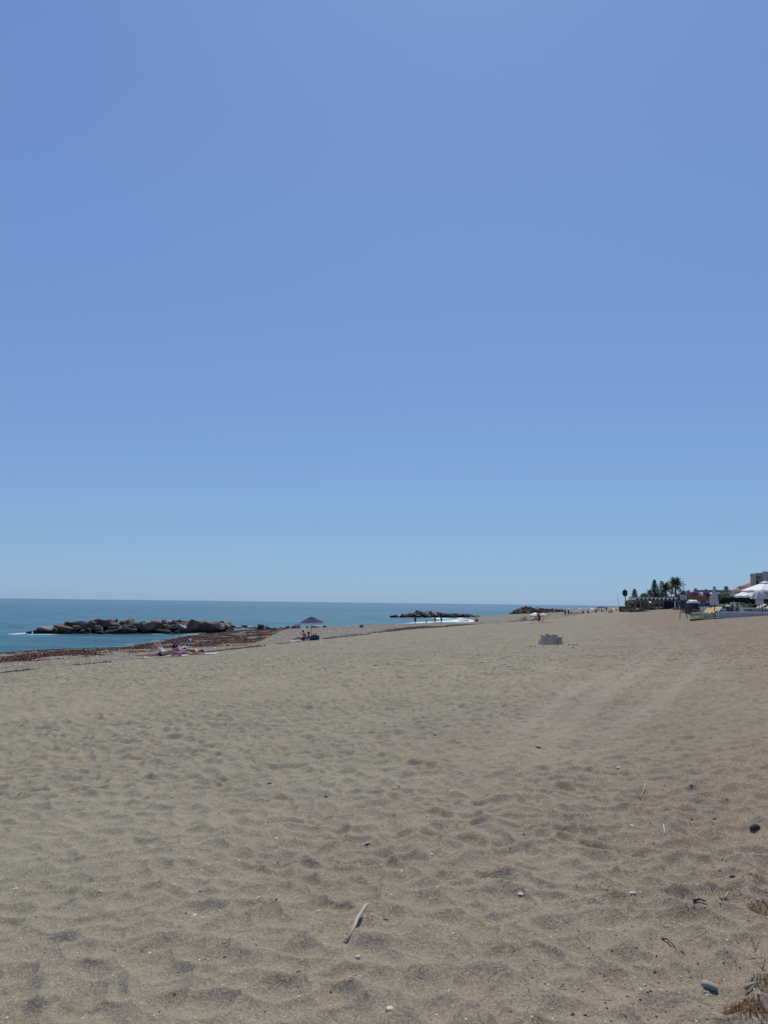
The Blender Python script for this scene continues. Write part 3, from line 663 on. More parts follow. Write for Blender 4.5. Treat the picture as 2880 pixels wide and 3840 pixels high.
def figure(name_lab, cat_rot, J, skin='tan', scale=1.0, hair='black', hairlen='short', wear=(), hat=None, face=(0, -1, 0), loc=(0, 0, 0), rz=0, fat=1.0, group=None):
    root = thing('person', name_lab, 'person', loc, rz, group)
    bm = bmesh.new(); lay = bm.verts.layers.skin.verify(); V = {}
    for k, p in J.items():
        v = bm.verts.new(Vector(p)*scale); V[k] = v
        base = k[:-1] if k[-1] in 'LR' else k
        rr_ = RAD[base]*scale*(fat if base in ('pel', 'spi', 'che', 'hi', 'sh', 'kn', 'el') else 1)
        v[lay].radius = (rr_*(1.18 if base in ('pel', 'che') else 1), rr_); v[lay].use_root = (k == 'pel')
    for a, b_ in BONES:
        if a in V and b_ in V: bm.edges.new((V[a], V[b_]))
    me = bpy.data.meshes.new('tmp'); bm.to_mesh(me); bm.free()
    o = bpy.data.objects.new('tmp', me); COL.objects.link(o)
    sk_ = o.modifiers.new('s', 'SKIN'); sk_.use_smooth_shade = True; o.modifiers.new('d', 'SUBSURF').levels = 1
    dg = bpy.context.evaluated_depsgraph_get(); me2 = bpy.data.meshes.new_from_object(o.evaluated_get(dg))
    bpy.data.objects.remove(o)
    bm = bmesh.new(); bm.from_mesh(me2); nbody = len(bm.faces)
    # fingers, nose, ears join the body mesh
    mb = MB(); f = Vector(face).normalized(); h0, h1, h2 = (Vector(J[k])*scale for k in ('hd0', 'hd1', 'hd2'))
    up = (h2-h0).normalized(); f = (f-up*f.dot(up)).normalized(); sd_ = f.cross(up); hr = .098*scale
    mb.tube([h1+f*hr*.85+up*hr*.15, h1+f*hr*1.22-up*hr*.2, h1+f*hr*.85-up*hr*.3], [.008*scale, .016*scale, .010*scale], 5)
    mb.tube([h1+f*hr*.82-up*hr*.5+sd_*.025*scale, h1+f*hr*.95-up*hr*.52, h1+f*hr*.82-up*hr*.5-sd_*.025*scale], .006*scale, 4)
    for s in (-1, 1): mb.tube([h1+sd_*s*hr*.9+up*hr*.2, h1+sd_*s*hr*1.12, h1+sd_*s*hr*.9-up*hr*.3], .012*scale, 5)
    for s in 'LR':
        wr_, pa = Vector(J['wr'+s])*scale, Vector(J['pa'+s])*scale; d = (pa-wr_).normalized(); el_ = Vector(J['el'+s])*scale
        n_ = d.cross(Vector((.3, .2, 1))).normalized(); q = d.cross(n_)
        for i, (of, ln_) in enumerate(((-1.2, .062), (-.4, .075), (.4, .07), (1.2, .052))):
            b0 = pa+n_*of*.017*scale+d*.012*scale; b1 = b0+d*ln_*.55*scale+q*.004*scale; b2 = b1+d*ln_*.4*scale+q*.018*scale
            mb.tube([b0, b1, b2], [.0085*scale, .008*scale, .006*scale], 5)
        b0 = wr_.lerp(pa, .45)+n_*-.022*scale; mb.tube([b0, b0-n_*.026*scale+d*.02*scale, b0-n_*.034*scale+d*.05*scale], [.011*scale, .009*scale, .007*scale], 5)
    ex = mb.mesh('x'); bm2 = bmesh.new(); bm2.from_mesh(ex); bmesh.ops.recalc_face_normals(bm2, faces=bm2.faces); bm2.to_mesh(ex); bm2.free()
    segs = []
    for a, b_ in BONES:
        if a in J and b_ in J: segs.append((a, b_, Vector(J[a])*scale, Vector(J[b_])*scale))
    info = []
    for fc in bm.faces:
        c = fc.calc_center_median(); best = None
        for a, b_, p, q in segs:
            dd = q-p; tt = max(0, min(1, (c-p).dot(dd)/dd.length_squared)); ds = (c-p-dd*tt).length
            if best is None or ds < best[0]: best = (ds, a, b_, tt)
        info.append((best, c.copy()))
    body = bpy.data.meshes.new('body'); bb = bm.copy(); bb.from_mesh(ex); bb.to_mesh(body); bb.free()
    link('body', body, SK[skin], root, True)
    def shell(nm, pred, off, m_, face_filter=None):
        bm.faces.ensure_lookup_table(); sel = [fc for i, fc in enumerate(bm.faces) if pred(info[i][0][1], info[i][0][2], info[i][0][3], info[i][1])]
        if not sel: return
        mp_, vs_, fs_ = {}, [], []
        for fc in sel:
            for v in fc.verts:
                if v not in mp_: mp_[v] = len(vs_); vs_.append(v.co+v.normal*off*scale)
            fs_.append(tuple(mp_[v] for v in fc.verts))
        me_ = bpy.data.meshes.new(nm); me_.from_pydata(vs_, [], fs_); link(nm, me_, m_, root, True)
    for nm, key, off, m_ in wear:
        P_ = {'shorts': lambda a, b_, t_, c: (a == 'pel' and b_[:2] == 'hi') or (a[:2] == 'hi' and t_ < .62) or (a == 'pel' and t_ < .35),
              'briefs': lambda a, b_, t_, c: (a == 'pel' and b_[:2] == 'hi') or (a[:2] == 'hi' and t_ < .04),
              'top': lambda a, b_, t_, c: (a == 'spi' and t_ > .55) or (a == 'che' and b_ == 'nek' and t_ < .12),
              'shirt': lambda a, b_, t_, c: a in ('spi', 'pel') and b_[:2] != 'hi' or (a == 'che' and (b_ != 'nek' or t_ < .5)) or (a[:2] == 'sh' and t_ < .5),
              'suit': lambda a, b_, t_, c: a in ('spi', 'pel') or (a == 'che' and b_ == 'nek' and t_ < .2) or (a[:2] == 'hi' and t_ < .1),
              'dress': lambda a, b_, t_, c: a in ('spi', 'pel') or (a == 'che' and (b_ != 'nek' or t_ < .4)) or (a[:2] == 'hi' and t_ < .8)}[key]
        shell(nm, P_, off, m_)
    if hair:
        lim = -.25 if hairlen == 'short' else -.9
        shell('hair', lambda a, b_, t_, c: a in ('hd0', 'hd1', 'nek') and ((c-h1).dot(up) > lim*hr*1.2) and ((c-h1).dot(f) < hr*(.35 + .5*max(0, (c-h1).dot(up)/hr-.3))), .014, HAIR[hair])
        if hairlen == 'long':
            MB().tube([h1-f*hr*.7+up*hr*.3, h1-f*hr*1.05-up*hr*.6, h1-f*hr*.95-up*hr*1.9], [.07*scale, .075*scale, .035*scale], 8).build('hair', HAIR[hair], root, True)
    if hat:
        M3 = Matrix((sd_, -f, up)).transposed(); mbh = MB(); mbh.lathe([(.17, .0), (.165, .008), (.105, .012), (.10, .07), (.07, .10), (.005, .105)], 14)
        mbh.v = [tuple((h1+up*hr*.35) + M3 @ (Vector(p)*scale)) for p in mbh.v]; mbh.build('hat', hat, root, True)
    e = MB()
    for s in (-1, 1): e.ell(h1+f*hr*.93+up*hr*.12+sd_*s*.032*scale, (.011*scale,)*3, 6, 4)
    e.build('eyes', EYE_M, root)
    bm.free(); return root
def stand(arms=None, stride=.0, lean=0):
    J = dict(pel=(0, 0, .95), spi=(0, .01, 1.10), che=(0, 0, 1.30), nek=(0, .01, 1.47), hd0=(0, -.01, 1.54), hd1=(0, -.02, 1.63), hd2=(0, -.01, 1.71))
    for s, x in (('L', -1), ('R', 1)):
        J['sh'+s] = (.185*x, .01, 1.40); J['el'+s] = (.25*x, .02, 1.12); J['wr'+s] = (.26*x, -.06, .87); J['pa'+s] = (.26*x, -.09, .80)
        J['hi'+s] = (.09*x, 0, .88); J['kn'+s] = (.10*x, -.02+stride*x, .49); J['an'+s] = (.11*x, .03+stride*1.6*x, .08); J['to'+s] = (.13*x, -.14+stride*1.6*x, .03)
    for k, v in (arms or {}).items(): J[k] = v
    if lean: J = {k: (x+lean*z*.1, y, z) for k, (x, y, z) in J.items()}
    return J
# towels and things of the sunbathers, about thirty metres off
def towel(c, L, W, rz, m_, label):
    nx, ny = 14, 8; V = []; r_ = random.Random(int(abs(c.x*100)))
    ca, sa = math.cos(rz), math.sin(rz)
    for i in range(nx+1):
        for j in range(ny+1):
            x = (i/nx-.5)*L; y = (j/ny-.5)*W*(1+.05*math.sin(i)); X_ = c.x+x*ca-y*sa; Y_ = c.y+x*sa+y*ca
            V.append((x, y, gz(X_, Y_)-c.z+.025+.008*math.sin(i*1.7+j)))
    mb = MB(); mb.add(V, [(i*(ny+1)+j, (i+1)*(ny+1)+j, (i+1)*(ny+1)+j+1, i*(ny+1)+j+1) for i in range(nx) for j in range(ny)])
    o = mb.build('towel', m_, None, True); o.location = c; o.rotation_euler = (0, 0, rz)
    sm_ = o.modifiers.new('t', 'SOLIDIFY'); sm_.thickness = .012; return tag(o, label, 'towel')
KS = 31.5/FPX
A1 = hit(604, 2466); A1.z = gz(A1.x, A1.y)
towel(Vector((A1.x+.12, A1.y, A1.z)), 2.0, .8, 0.02, CL('towel_pink', (.62, .50, .47)), 'pale pink towel under the woman in the black bikini')
def near(px, d):
    p = P(px, 2400, d); return Vector((p.x, d, gz(p.x, d)))
A2 = near(636, 33.4)
towel(Vector((A2.x-.35, A2.y, A2.z)), 1.9, .75, .02, CL('towel_yellow', (.60, .56, .38)), 'cream yellow towel under the sunbather with raised knees')
A3 = hit(735, 2454); A3.z = gz(A3.x, A3.y)
towel(A3, 1.9, .8, .04, CL('towel_white', (.72, .72, .72)), 'white towel under the man lying face down beside the striped chair')
# woman lying on her front, propped on elbows, head to the right
J = dict(pel=(-.10, 0, .14), spi=(.10, 0, .15), che=(.32, 0, .24), nek=(.46, 0, .36), hd0=(.50, 0, .42), hd1=(.54, 0, .50), hd2=(.55, 0, .58))
for s, y in (('L', .16), ('R', -.16)):
    J['sh'+s] = (.38, y*1.1, .30); J['el'+s] = (.45, y*1.2, .05); J['wr'+s] = (.66, y*.7, .10); J['pa'+s] = (.70, y*.5, .17)
    J['hi'+s] = (-.18, y*.55, .13); J['kn'+s] = (-.60, y*.6, .09); J['an'+s] = (-1.0, y*.6+.02, .07); J['to'+s] = (-1.14, y*.6, .06)
figure('woman in a black bikini lying on her front, propped on her elbows', 0, J, 'light', 1, 'black', 'long', [('bikini_bottom', 'briefs', .008, CL('black', (.015, .015, .018))), ('bikini_top', 'top', .008, CL('black', (.015, .015, .018)))], face=(1, -.1, -.1), loc=A1+Vector((.10, 0, .03)), rz=.03)
# person on the back with raised knees, head to the right
J = dict(pel=(-.10, 0, .12), spi=(.10, 0, .13), che=(.32, 0, .17), nek=(.48, 0, .24), hd0=(.54, 0, .30), hd1=(.60, 0, .38), hd2=(.64, 0, .45))
for s, y in (('L', .16), ('R', -.16)):
    dx = .12 if s == 'L' else 0
    J['sh'+s] = (.40, y*1.15, .20); J['el'+s] = (.42, y*2.0, .06); J['wr'+s] = (.24, y*2.2, .06); J['pa'+s] = (.17, y*2.2, .06)
    J['hi'+s] = (-.16, y*.6, .13); J['kn'+s] = (-.44+dx, y*.8, .52); J['an'+s] = (-.68+dx, y*.8, .10); J['to'+s] = (-.84+dx, y*.8, .05)
figure('sunbather lying on the back with both knees raised, behind the woman in the black bikini', 0, J, 'light', 1, 'blond', 'short', [('white_bottom', 'shorts', .010, CL('white', (.7, .7, .68))), ('white_top', 'top', .010, CL('white', (.7, .7, .68)))], face=(-.5, 0, .85), loc=A2+Vector((-.20, .1, .03)), rz=.03)
# third, sitting low with dark hair, knees towards the camera-right
A4 = near(664, 33.0)
J = dict(pel=(0, 0, .12), spi=(-.02, 0, .27), che=(-.04, 0, .45), nek=(-.03, 0, .60), hd0=(-.02, 0, .66), hd1=(-.01, 0, .75), hd2=(-.01, 0, .83))
for s, y in (('L', .16), ('R', -.16)):
    J['sh'+s] = (-.03, y*1.15, .54); J['el'+s] = (.20, y*1.3, .50 if s == 'L' else .30); J['wr'+s] = (.42, y*1.2, .52 if s == 'L' else .22); J['pa'+s] = (.49, y*1.1, .53 if s == 'L' else .20)
    J['hi'+s] = (.06, y*.6, .13); J['kn'+s] = (.44, y*.9, .20); J['an'+s] = (.80, y*.8, .09); J['to'+s] = (.93, y*.8, .16)
J = {k: (x, y, z*.82) for k, (x, y, z) in J.items()}
figure('dark haired woman in pink sitting low beside the striped chair', 0, J, 'light', .86, 'black', 'long', [('pink_dress', 'dress', .012, CL('pink', (.42, .20, .30)))], face=(1, 0, 0), loc=A4+Vector((.02, .12, .02)), rz=0)
# man face down, head right
J = dict(pel=(-.15, 0, .12), spi=(.05, 0, .13), che=(.26, 0, .14), nek=(.44, 0, .13), hd0=(.50, 0, .13), hd1=(.58, 0, .13), hd2=(.66, 0, .12))
for s, y in (('L', .18), ('R', -.18)):
    J['sh'+s] = (.36, y*1.1, .13); J['el'+s] = (.42, y*2.0, .06); J['wr'+s] = (.58, y*1.2, .05); J['pa'+s] = (.64, y*.9, .05)
    J['hi'+s] = (-.22, y*.5, .12); J['kn'+s] = (-.62, y*.6, .08); J['an'+s] = (-1.0, y*.6, .07); J['to'+s] = (-1.14, y*.6, .04)
figure('dark haired man lying face down right of the striped chair', 0, J, 'red', 1, 'black', 'short', [('swim_shorts', 'shorts', .012, CL('darkblue', (.03, .04, .10)))], face=(0, 0, -1), loc=A3+Vector((-.32, .0, .03)), rz=.04, fat=1.12)
# striped folding chair, seen from behind and to the side
CH = near(684, 33.1)
ch = thing('beach_chair', 'low folding beach chair with navy and white striped fabric among the sunbathers', 'beach chair', CH, R(-62))
mal = mat('white_tube', (.75, .75, .75), None, 5, .35); mnav = CL('navy', (.02, .028, .07)); mwhi = CL('stripewhite', (.62, .66, .74))
for x in (-.27, .27):
    MB().tube([(x, -.35, .20), (x, .05, .18), (x, .27, .56), (x, .33, .68)], .012, 6).build('side_frame', mal, ch, True)
    MB().tube([(x, -.28, .0), (x, .25, .34)], .011, 6).build('leg', mal, ch); MB().tube([(x, .26, .0), (x, -.10, .34)], .011, 6).build('leg', mal, ch)
    MB().tube([(x*1.08, -.22, .36), (x*1.08, .22, .40)], .018, 6).build('armrest', mal, ch)
for nm, p0, p1, n_ in (('backrest_stripe', (.07, .20), (.33, .68), 10), ('seat_stripe', (-.33, .20), (.05, .185), 6)):
    for i in range(n_):
        a, b2 = i/n_, (i+1)/n_; y0, z0 = p0[0]+(p1[0]-p0[0])*a, p0[1]+(p1[1]-p0[1])*a; y1, z1 = p0[0]+(p1[0]-p0[0])*b2, p0[1]+(p1[1]-p0[1])*b2
        sg = .02*math.sin(math.pi*(a+b2)/2); mb = MB().add([(-.26, y0, z0), (.26, y0, z0), (.26, y1, z1), (-.26, y1, z1), (0, y0+sg, z0-sg), (0, y1+sg, z1-sg)], [(0, 4, 5, 3), (4, 1, 2, 5)])
        mb.build(nm, mwhi if i % 3 == 1 else mnav, ch)
MB().ell((0, .35, .70), (.20, .04, .05), 10, 6).build('headrest', mwhi, ch, True)
bg1 = MB().ell((0, 0, .10), (.17, .13, .12), 12, 8).build('bag', CL('bag_pink', (.33, .18, .30)), None, True); bg1.location = near(672, 32.3); tag(bg1, 'small crumpled mauve bag in front of the striped chair', 'bag')
for i, (x, y) in enumerate(((528, 2452), (563, 2454), (764, 2452))):
    q = near(x, 33.2); o = MB().ell((0, 0, .04), (.09, .05, .04), 8, 6).build('sandal', CL('sandal_cream', (.6, .56, .48)), None, True); o.location = q
    tag(o, ('cream sandal beyond the feet of the woman in the black bikini', 'cream sandal behind the legs of the woman in the black bikini', 'cream sandal beyond the head of the man lying face down')[i], 'sandal')

# ---- blue umbrella group
UP = hit(1167, 2402)
um = thing('beach_umbrella', 'navy blue beach umbrella with a cream fringe shading a seated man', 'umbrella', UP)
mnavy = mat('umbrella_navy', (.045, .060, .150), (.036, .048, .125), 8, .9, 0, .1); mcream = mat('umbrella_cream', (.72, .68, .46), (.62, .58, .40), 8, .8)
ku = UP.y/FPX; Ht = 84*ku; Rm = 44*ku
def canopy_prof(R0, zc, dz, n=6): return [(R0*math.sin(math.pi/2*i/n)**1.05 if i else .01, zc-dz*(1-math.cos(math.pi/2*(i/n)**1.0))*1.0) for i in range(n+1)]
def canopy(root, R0, ztop, dz, m1, m2=None, gores=8, tilt=(0, 0), fringe=.10, cap=None):
    prof = [(R0*.02, ztop), (R0*.20, ztop-dz*.10), (R0*.45, ztop-dz*.32), (R0*.72, ztop-dz*.64), (R0, ztop-dz)]
    T = Euler((tilt[0], tilt[1], 0)).to_matrix()
    for g in range(gores):
        a0, a1 = 2*math.pi*g/gores, 2*math.pi*(g+1)/gores; V = []
        for r_, z in prof:
            for q in range(5):
                a = a0+(a1-a0)*q/4; sag = 1-.035*math.sin(math.pi*q/4)
                V.append(T @ (Vector((r_*sag*math.cos(a), r_*sag*math.sin(a), z-.02*math.sin(math.pi*q/4)*r_/R0-ztop)))+Vector((0, 0, ztop)))
        mb = MB().add(V, [(i*5+q, (i+1)*5+q, (i+1)*5+q+1, i*5+q+1) for i in range(len(prof)-1) for q in range(4)])
        mb.build('canopy_panel', m1 if not (m2 and g % 2) else m2, root, True)
        if fringe and cap:
            mb = MB(); e = V[-5:]; out = []
            for p_ in e: out += [p_, Vector((p_.x, p_.y, p_.z-fringe))]
            mb.add(out, [(2*q, 2*q+1, 2*q+3, 2*q+2) for q in range(4)]); mb.build('fringe', cap, root)
canopy(um, Rm, Ht, Ht*.215, mnavy, None, 8, (.02, -.02), .075, mcream)
MB().lathe([(.02, Ht+.03), (.18, Ht+.005), (.36*Rm, Ht-.075), (.365*Rm, Ht-.088)], 16).build('vent_cap', mnavy, um, True)
MB().tube([(0, 0, -.2), (.02, 0, Ht*.96)], .018, 8).build('pole', mat('pole_grey', (.32, .33, .35), None, 4, .4), um)
for g in range(8):
    a = 2*math.pi*g/8; MB().tube([(0, 0, Ht-.08), (Rm*.5*math.cos(a), Rm*.5*math.sin(a), Ht*.90-.06), (Rm*.95*math.cos(a), Rm*.95*math.sin(a), Ht*.785-.03)], .006, 4).build('rib', mal, um)
MB().tube([(0, 0, Ht+.0), (0, 0, Ht+.09)], .012, 6).build('finial', mnavy, um)
# man sitting, legs to the left, arm raised to the face
M1 = hit(1139, 2403); M1.z = gz(M1.x, M1.y)
J = dict(pel=(.06, 0, .12), spi=(.10, 0, .28), che=(.04, 0, .52), nek=(-.05, 0, .70), hd0=(-.09, 0, .75), hd1=(-.13, 0, .83), hd2=(-.14, 0, .92))
for s, y in (('L', .18), ('R', -.18)):
    J['sh'+s] = (-.01, y*1.05, .62); J['el'+s] = (-.20, y*1.25, .50 if s == 'R' else .46); J['wr'+s] = (-.36, y*.7, .62); J['pa'+s] = (-.33, y*.4, .70)
    J['hi'+s] = (-.02, y*.6, .12); J['kn'+s] = (-.48, y*.9, .20 if s == 'R' else .30); J['an'+s] = (-.92, y*.9, .08); J['to'+s] = (-1.02, y*.9, .22)
figure('tanned man in dark shorts sitting under the navy umbrella, arms raised to his face', 0, J, 'tan', 1, 'black', 'short', [('swim_shorts', 'shorts', .016, CL('slate', (.03, .04, .06)))], face=(-1, 0, -.15), loc=M1+Vector((.05, 0, .02)), rz=0, fat=1.1)
J = dict(pel=(0, 0, .12), spi=(.02, 0, .28), che=(.02, 0, .46), nek=(.0, 0, .62), hd0=(-.01, 0, .67), hd1=(-.02, 0, .75), hd2=(-.02, 0, .83))
for s, y in (('L', .16), ('R', -.16)):
    J['sh'+s] = (.02, y*1.1, .56); J['el'+s] = (.10, y*1.3, .32); J['wr'+s] = (.0 , y*1.3, .14); J['pa'+s] = (-.04, y*1.3, .07)
    J['hi'+s] = (-.06, y*.6, .13); J['kn'+s] = (-.40, y*.9, .42); J['an'+s] = (-.62, y*.9, .08); J['to'+s] = (-.76, y*.9, .04)
figure('dark haired woman in black sitting behind the man under the navy umbrella', 0, J, 'tan', .95, 'black', 'long', [('black_swimsuit', 'suit', .010, CL('black', (.015, .015, .018)))], face=(-1, .2, 0), loc=M1+Vector((.36, .45, .02)), rz=.2)
towel(M1+Vector((-.3, 0, 0)), 1.9, .85, 0, CL('towel_white', (.72, .72, .72)), 'white towel under the man beneath the navy umbrella')
B1 = hit(1180, 2402); bg_ = thing('beach_bag', 'big navy and grey patterned beach bag slumped against the umbrella pole', 'bag', B1)
MB().ell((0, 0, .17), (.32, .20, .19), 14, 9).build('bag_body', CL('bag_navy', (.025, .035, .085)), bg_, True)
for x in (-.16, 0, .16): MB().tube([(x, -.20, .04), (x*1.0, -.225, .17), (x*.9, -.14, .33)], .022, 6).build('stripe', CL('bag_grey', (.22, .27, .36)), bg_, True)
MB().tube([(-.14, -.02, .33), (-.05, -.03, .45), (.12, -.02, .44), (.18, 0, .32)], .014, 6).build('handle', CL('bag_grey', (.22, .27, .36)), bg_, True)
B2 = hit(1166, 2402); o = MB().ell((0, 0, .12), (.13, .13, .14), 10, 7).build('bag', CL('sage', (.16, .18, .15)), None, True); o.location = B2+Vector((.02, -.15, 0)); tag(o, 'small sage green bag between the seated man and the navy beach bag', 'bag')
B3 = hit(1149, 2401); o = MB().lathe([(.001, 0), (.04, 0), (.04, .15), (.018, .19), (.018, .23), (.001, .23)], 10).build('bottle', mat('bottle_white', (.7, .72, .74), None, 4, .3), None, True); o.location = B3+Vector((0, -.35, 0)); tag(o, 'white bottle standing on the towel behind the seated man', 'bottle')

# ---- people at the water's edge
def at_ground(px, py): q = hit(px, py, False); q.z = gz(q.x, q.y); return q
Q = at_ground(1557, 2342); HQ = Q.y/FPX
cg = 'four people standing at the water in front of the middle groyne'
figure('person in dark clothes standing apart, leftmost of the four by the water', 0, stand(), 'tan', 31*HQ/1.75, 'black', 'short', [('dark_shorts', 'shorts', .02, CL('slate', (.03, .04, .06))), ('dark_shirt', 'shirt', .015, CL('slate', (.03, .04, .06)))], face=(.2, 1, 0), loc=Q, rz=2.8, group=cg)
Q = at_ground(1599, 2338)
figure('child in plum clothes bending over, second of the four by the water', 0, {k: (x+max(0, z-.9)*.25, y, z) for k, (x, y, z) in stand({'elR': (.45, 0, 1.05), 'wrR': (.62, 0, .82), 'paR': (.66, 0, .76)}, .05).items()}, 'tan', 23*HQ/1.75, 'black', 'short', [('plum_shirt', 'shirt', .02, CL('plum', (.05, .03, .07))), ('plum_shorts', 'shorts', .02, CL('plum', (.05, .03, .07)))], face=(1, 0, -.3), loc=Q, rz=.2, group=cg)
Q = at_ground(1631, 2338)
figure('person in red swim shorts, one arm held out, third of the four bathers', 0, stand({'elL': (-.42, 0, 1.18), 'wrL': (-.62, -.02, 1.0), 'paL': (-.68, -.02, .95)}), 'tan', 29*HQ/1.75, 'brown', 'short', [('red_shorts', 'shorts', .03, CL('red', (.30, .02, .04)))], face=(-1, .2, 0), loc=Q, rz=0, fat=1.15, group=cg)
Q = at_ground(1655, 2338)
figure('person in grey green standing farthest right of the four by the water', 0, stand({'elL': (-.28, -.1, 1.14), 'wrL': (-.20, -.2, 1.3), 'paL': (-.15, -.2, 1.36)}), 'tan', 29*HQ/1.75, 'black', 'short', [('green_dress', 'dress', .02, CL('greygreen', (.06, .09, .09)))], face=(.3, 1, 0), loc=Q, rz=3.0, fat=1.1, group=cg)
Q = at_ground(1786, 2333)
J = dict(pel=(0, 0, .2), spi=(0, 0, .36), che=(0, -.02, .55), nek=(0, -.04, .70), hd0=(0, -.06, .76), hd1=(0, -.07, .84), hd2=(0, -.07, .92))
for s, x in (('L', -.16), ('R', .16)):
    J['sh'+s] = (x*1.1, -.02, .63); J['el'+s] = (x*1.6, -.2, .42); J['wr'+s] = (x*1.1, -.38, .30); J['pa'+s] = (x, -.44, .28)
    J['hi'+s] = (x*.6, 0, .18); J['kn'+s] = (x*1.3, -.34, .40); J['an'+s] = (x*1.2, -.22, .07); J['to'+s] = (x*1.3, -.38, .03)
figure('person in white sun hat and top crouching where the surf ends', 0, J, 'tan', 1.35, 'brown', 'short', [('white_shirt', 'shirt', .03, CL('white', (.7, .7, .68))), ('dark_shorts', 'shorts', .02, CL('slate', (.03, .04, .06)))], hat=CL('white', (.7, .7, .68)), face=(-.6, -.6, 0), loc=Q, rz=.4)
gp = P(1974, 2284.5, 345)
figure('person standing alone on the crest of the far groyne', 0, stand({}, .06), 'tan', 1.05, 'black', 'short', [('dark_shirt', 'shirt', .02, CL('slate', (.03, .04, .06))), ('dark_shorts', 'shorts', .02, CL('slate', (.03, .04, .06)))], loc=gp, rz=1)
# ---- white and pink umbrellas further along
def simple_umbrella(c, R0, H, m1, label, m2=None, tilt=(0, 0), dz=None, group=None, m3=None):
    u = thing('beach_umbrella', label, 'umbrella', c, 0, group)
    canopy(u, R0, H, dz or R0*.45, m1, m2, 8, tilt, .08, m3 or m1)
    MB().tube([(0, 0, -.2), (0, 0, H)], .02, 6).build('pole', mat('pole_grey', (.32, .33, .35), None, 4, .4), u); return u
mmint = mat('umbrella_mint', (.66, .76, .68), (.6, .7, .62), 6, .8); mpink = mat('umbrella_pink', (.74, .56, .46), (.66, .50, .42), 6, .8)
q = at_ground(2007, 2334); k = q.y/FPX; simple_umbrella(q, 20*k, 36*k, mmint, 'large pale green white umbrella beside a pink one, left of the pair', dz=10*k)
q = at_ground(2038, 2333); k = q.y/FPX; simple_umbrella(q, 14*k, 33*k, mpink, 'smaller pale pink umbrella, right of the pale green one', dz=8*k)
q = at_ground(2030, 2333); k = q.y/FPX
ck = thing('deck_chair', 'dark low deck chair under the pink umbrella', 'deck chair', q, R(100))
for x in (-.27, .27):
    MB().tube([(x, -.45, .28), (x, .1, .22), (x, .48, .95)], .018, 5).build('side_frame', mal, ck); MB().tube([(x, -.3, 0), (x, .3, .45)], .016, 5).build('leg', mal, ck); MB().tube([(x, .3, 0), (x, -.2, .3)], .016, 5).build('leg', mal, ck)
MB().add([(-.26, .1, .22), (.26, .1, .22), (.26, .48, .93), (-.26, .48, .93)], [(0, 1, 2, 3)]).build('backrest', mnav, ck); MB().add([(-.26, -.43, .28), (.26, -.43, .28), (.26, .1, .22), (-.26, .1, .22)], [(0, 1, 2, 3)]).build('seat', mnav, ck)
J = dict(pel=(0, 0, .12), spi=(.02, 0, .28), che=(.02, 0, .50), nek=(.0, 0, .66), hd0=(-.01, 0, .72), hd1=(-.02, 0, .80), hd2=(-.02, 0, .89))
for s, y in (('L', .16), ('R', -.16)):
    J['sh'+s] = (.02, y*1.1, .60); J['el'+s] = (-.12, y*1.4, .36); J['wr'+s] = (-.32, y*1.2, .40); J['pa'+s] = (-.38, y*1.1, .42)
    J['hi'+s] = (-.06, y*.6, .13); J['kn'+s] = (-.46, y*.9, .36); J['an'+s] = (-.80, y*.9, .08); J['to'+s] = (-.94, y*.9, .06)
q2 = at_ground(2022, 2334); figure('person in purple sitting on the red towel under the pink umbrella', 0, J, 'tan', 1.05, 'black', 'short', [('purple_shirt', 'shirt', .02, CL('purple', (.07, .03, .10)))], face=(-1, 0, 0), loc=q2+Vector((0, 0, .03)))
towel(at_ground(2024, 2336), 2.6, 1.2, 0, CL('towel_red', (.42, .05, .08)), 'red towel spread under the pink umbrella')
towel(at_ground(1996, 2336), 1.7, .9, 0, CL('towel_mint', (.60, .68, .62)), 'pale towel spread left of the red one, under the green white umbrella')
# ---- far cluster of umbrellas, people and an awning
mwh = mat('umbrella_white', (.74, .75, .76), None, 6, .8); mbl = mat('umbrella_blue', (.10, .22, .50), None, 6, .8); mgn = mat('umbrella_green', (.12, .30, .24), None, 6, .8); mrd = mat('umbrella_red', (.36, .05, .06), None, 6, .8)
FC = [(2134, 2281, 16, mbl, mwh, 'blue and white umbrella at the left end of the far row'), (2176, 2281, 15, mwh, None, 'white umbrella second from the left in the far row'), (2180, 2280, 14, mwh, mgn, 'white umbrella with green panels just right of the second one in the far row'),
      (2198, 2281, 14, mbl, mwh, 'blue white umbrella in the middle of the far row'), (2219, 2279, 15, mwh, None, 'high white umbrella left of the dark awning'), (2226, 2282, 16, mwh, mgn, 'low green white umbrella beside the dark awning'),
      (2240, 2283, 12, mrd, None, 'small red umbrella at the foot of the dark awning'), (2301, 2282, 13, mwh, None, 'white umbrella between red ones at the right end of the far row'), (2292, 2284, 14, mrd, None, 'red umbrella left of the white one at the right end of the far row'), (2311, 2283, 12, mrd, None, 'red umbrella farthest right in the far row')]
for i, (px, py, w_, m1, m2, lb) in enumerate(FC):
    d = 215+ (i*37 % 40); p = P(px, py, d); g = gz(p.x, d, False); k = d/FPX
    simple_umbrella(Vector((p.x, d, g)), w_*k*.62, p.z-g, m1, lb, m2, dz=.42, group='far row of beach umbrellas')
p = P(2252, 2283, 235); g = gz(p.x, 235, False); aw = thing('awning', 'long dark red brown awning on thin posts in the far row of umbrellas', 'awning', (p.x, 235, g)); k = 235/FPX; W_ = 13*k; H_ = (P(2252, 2277, 235).z-g)
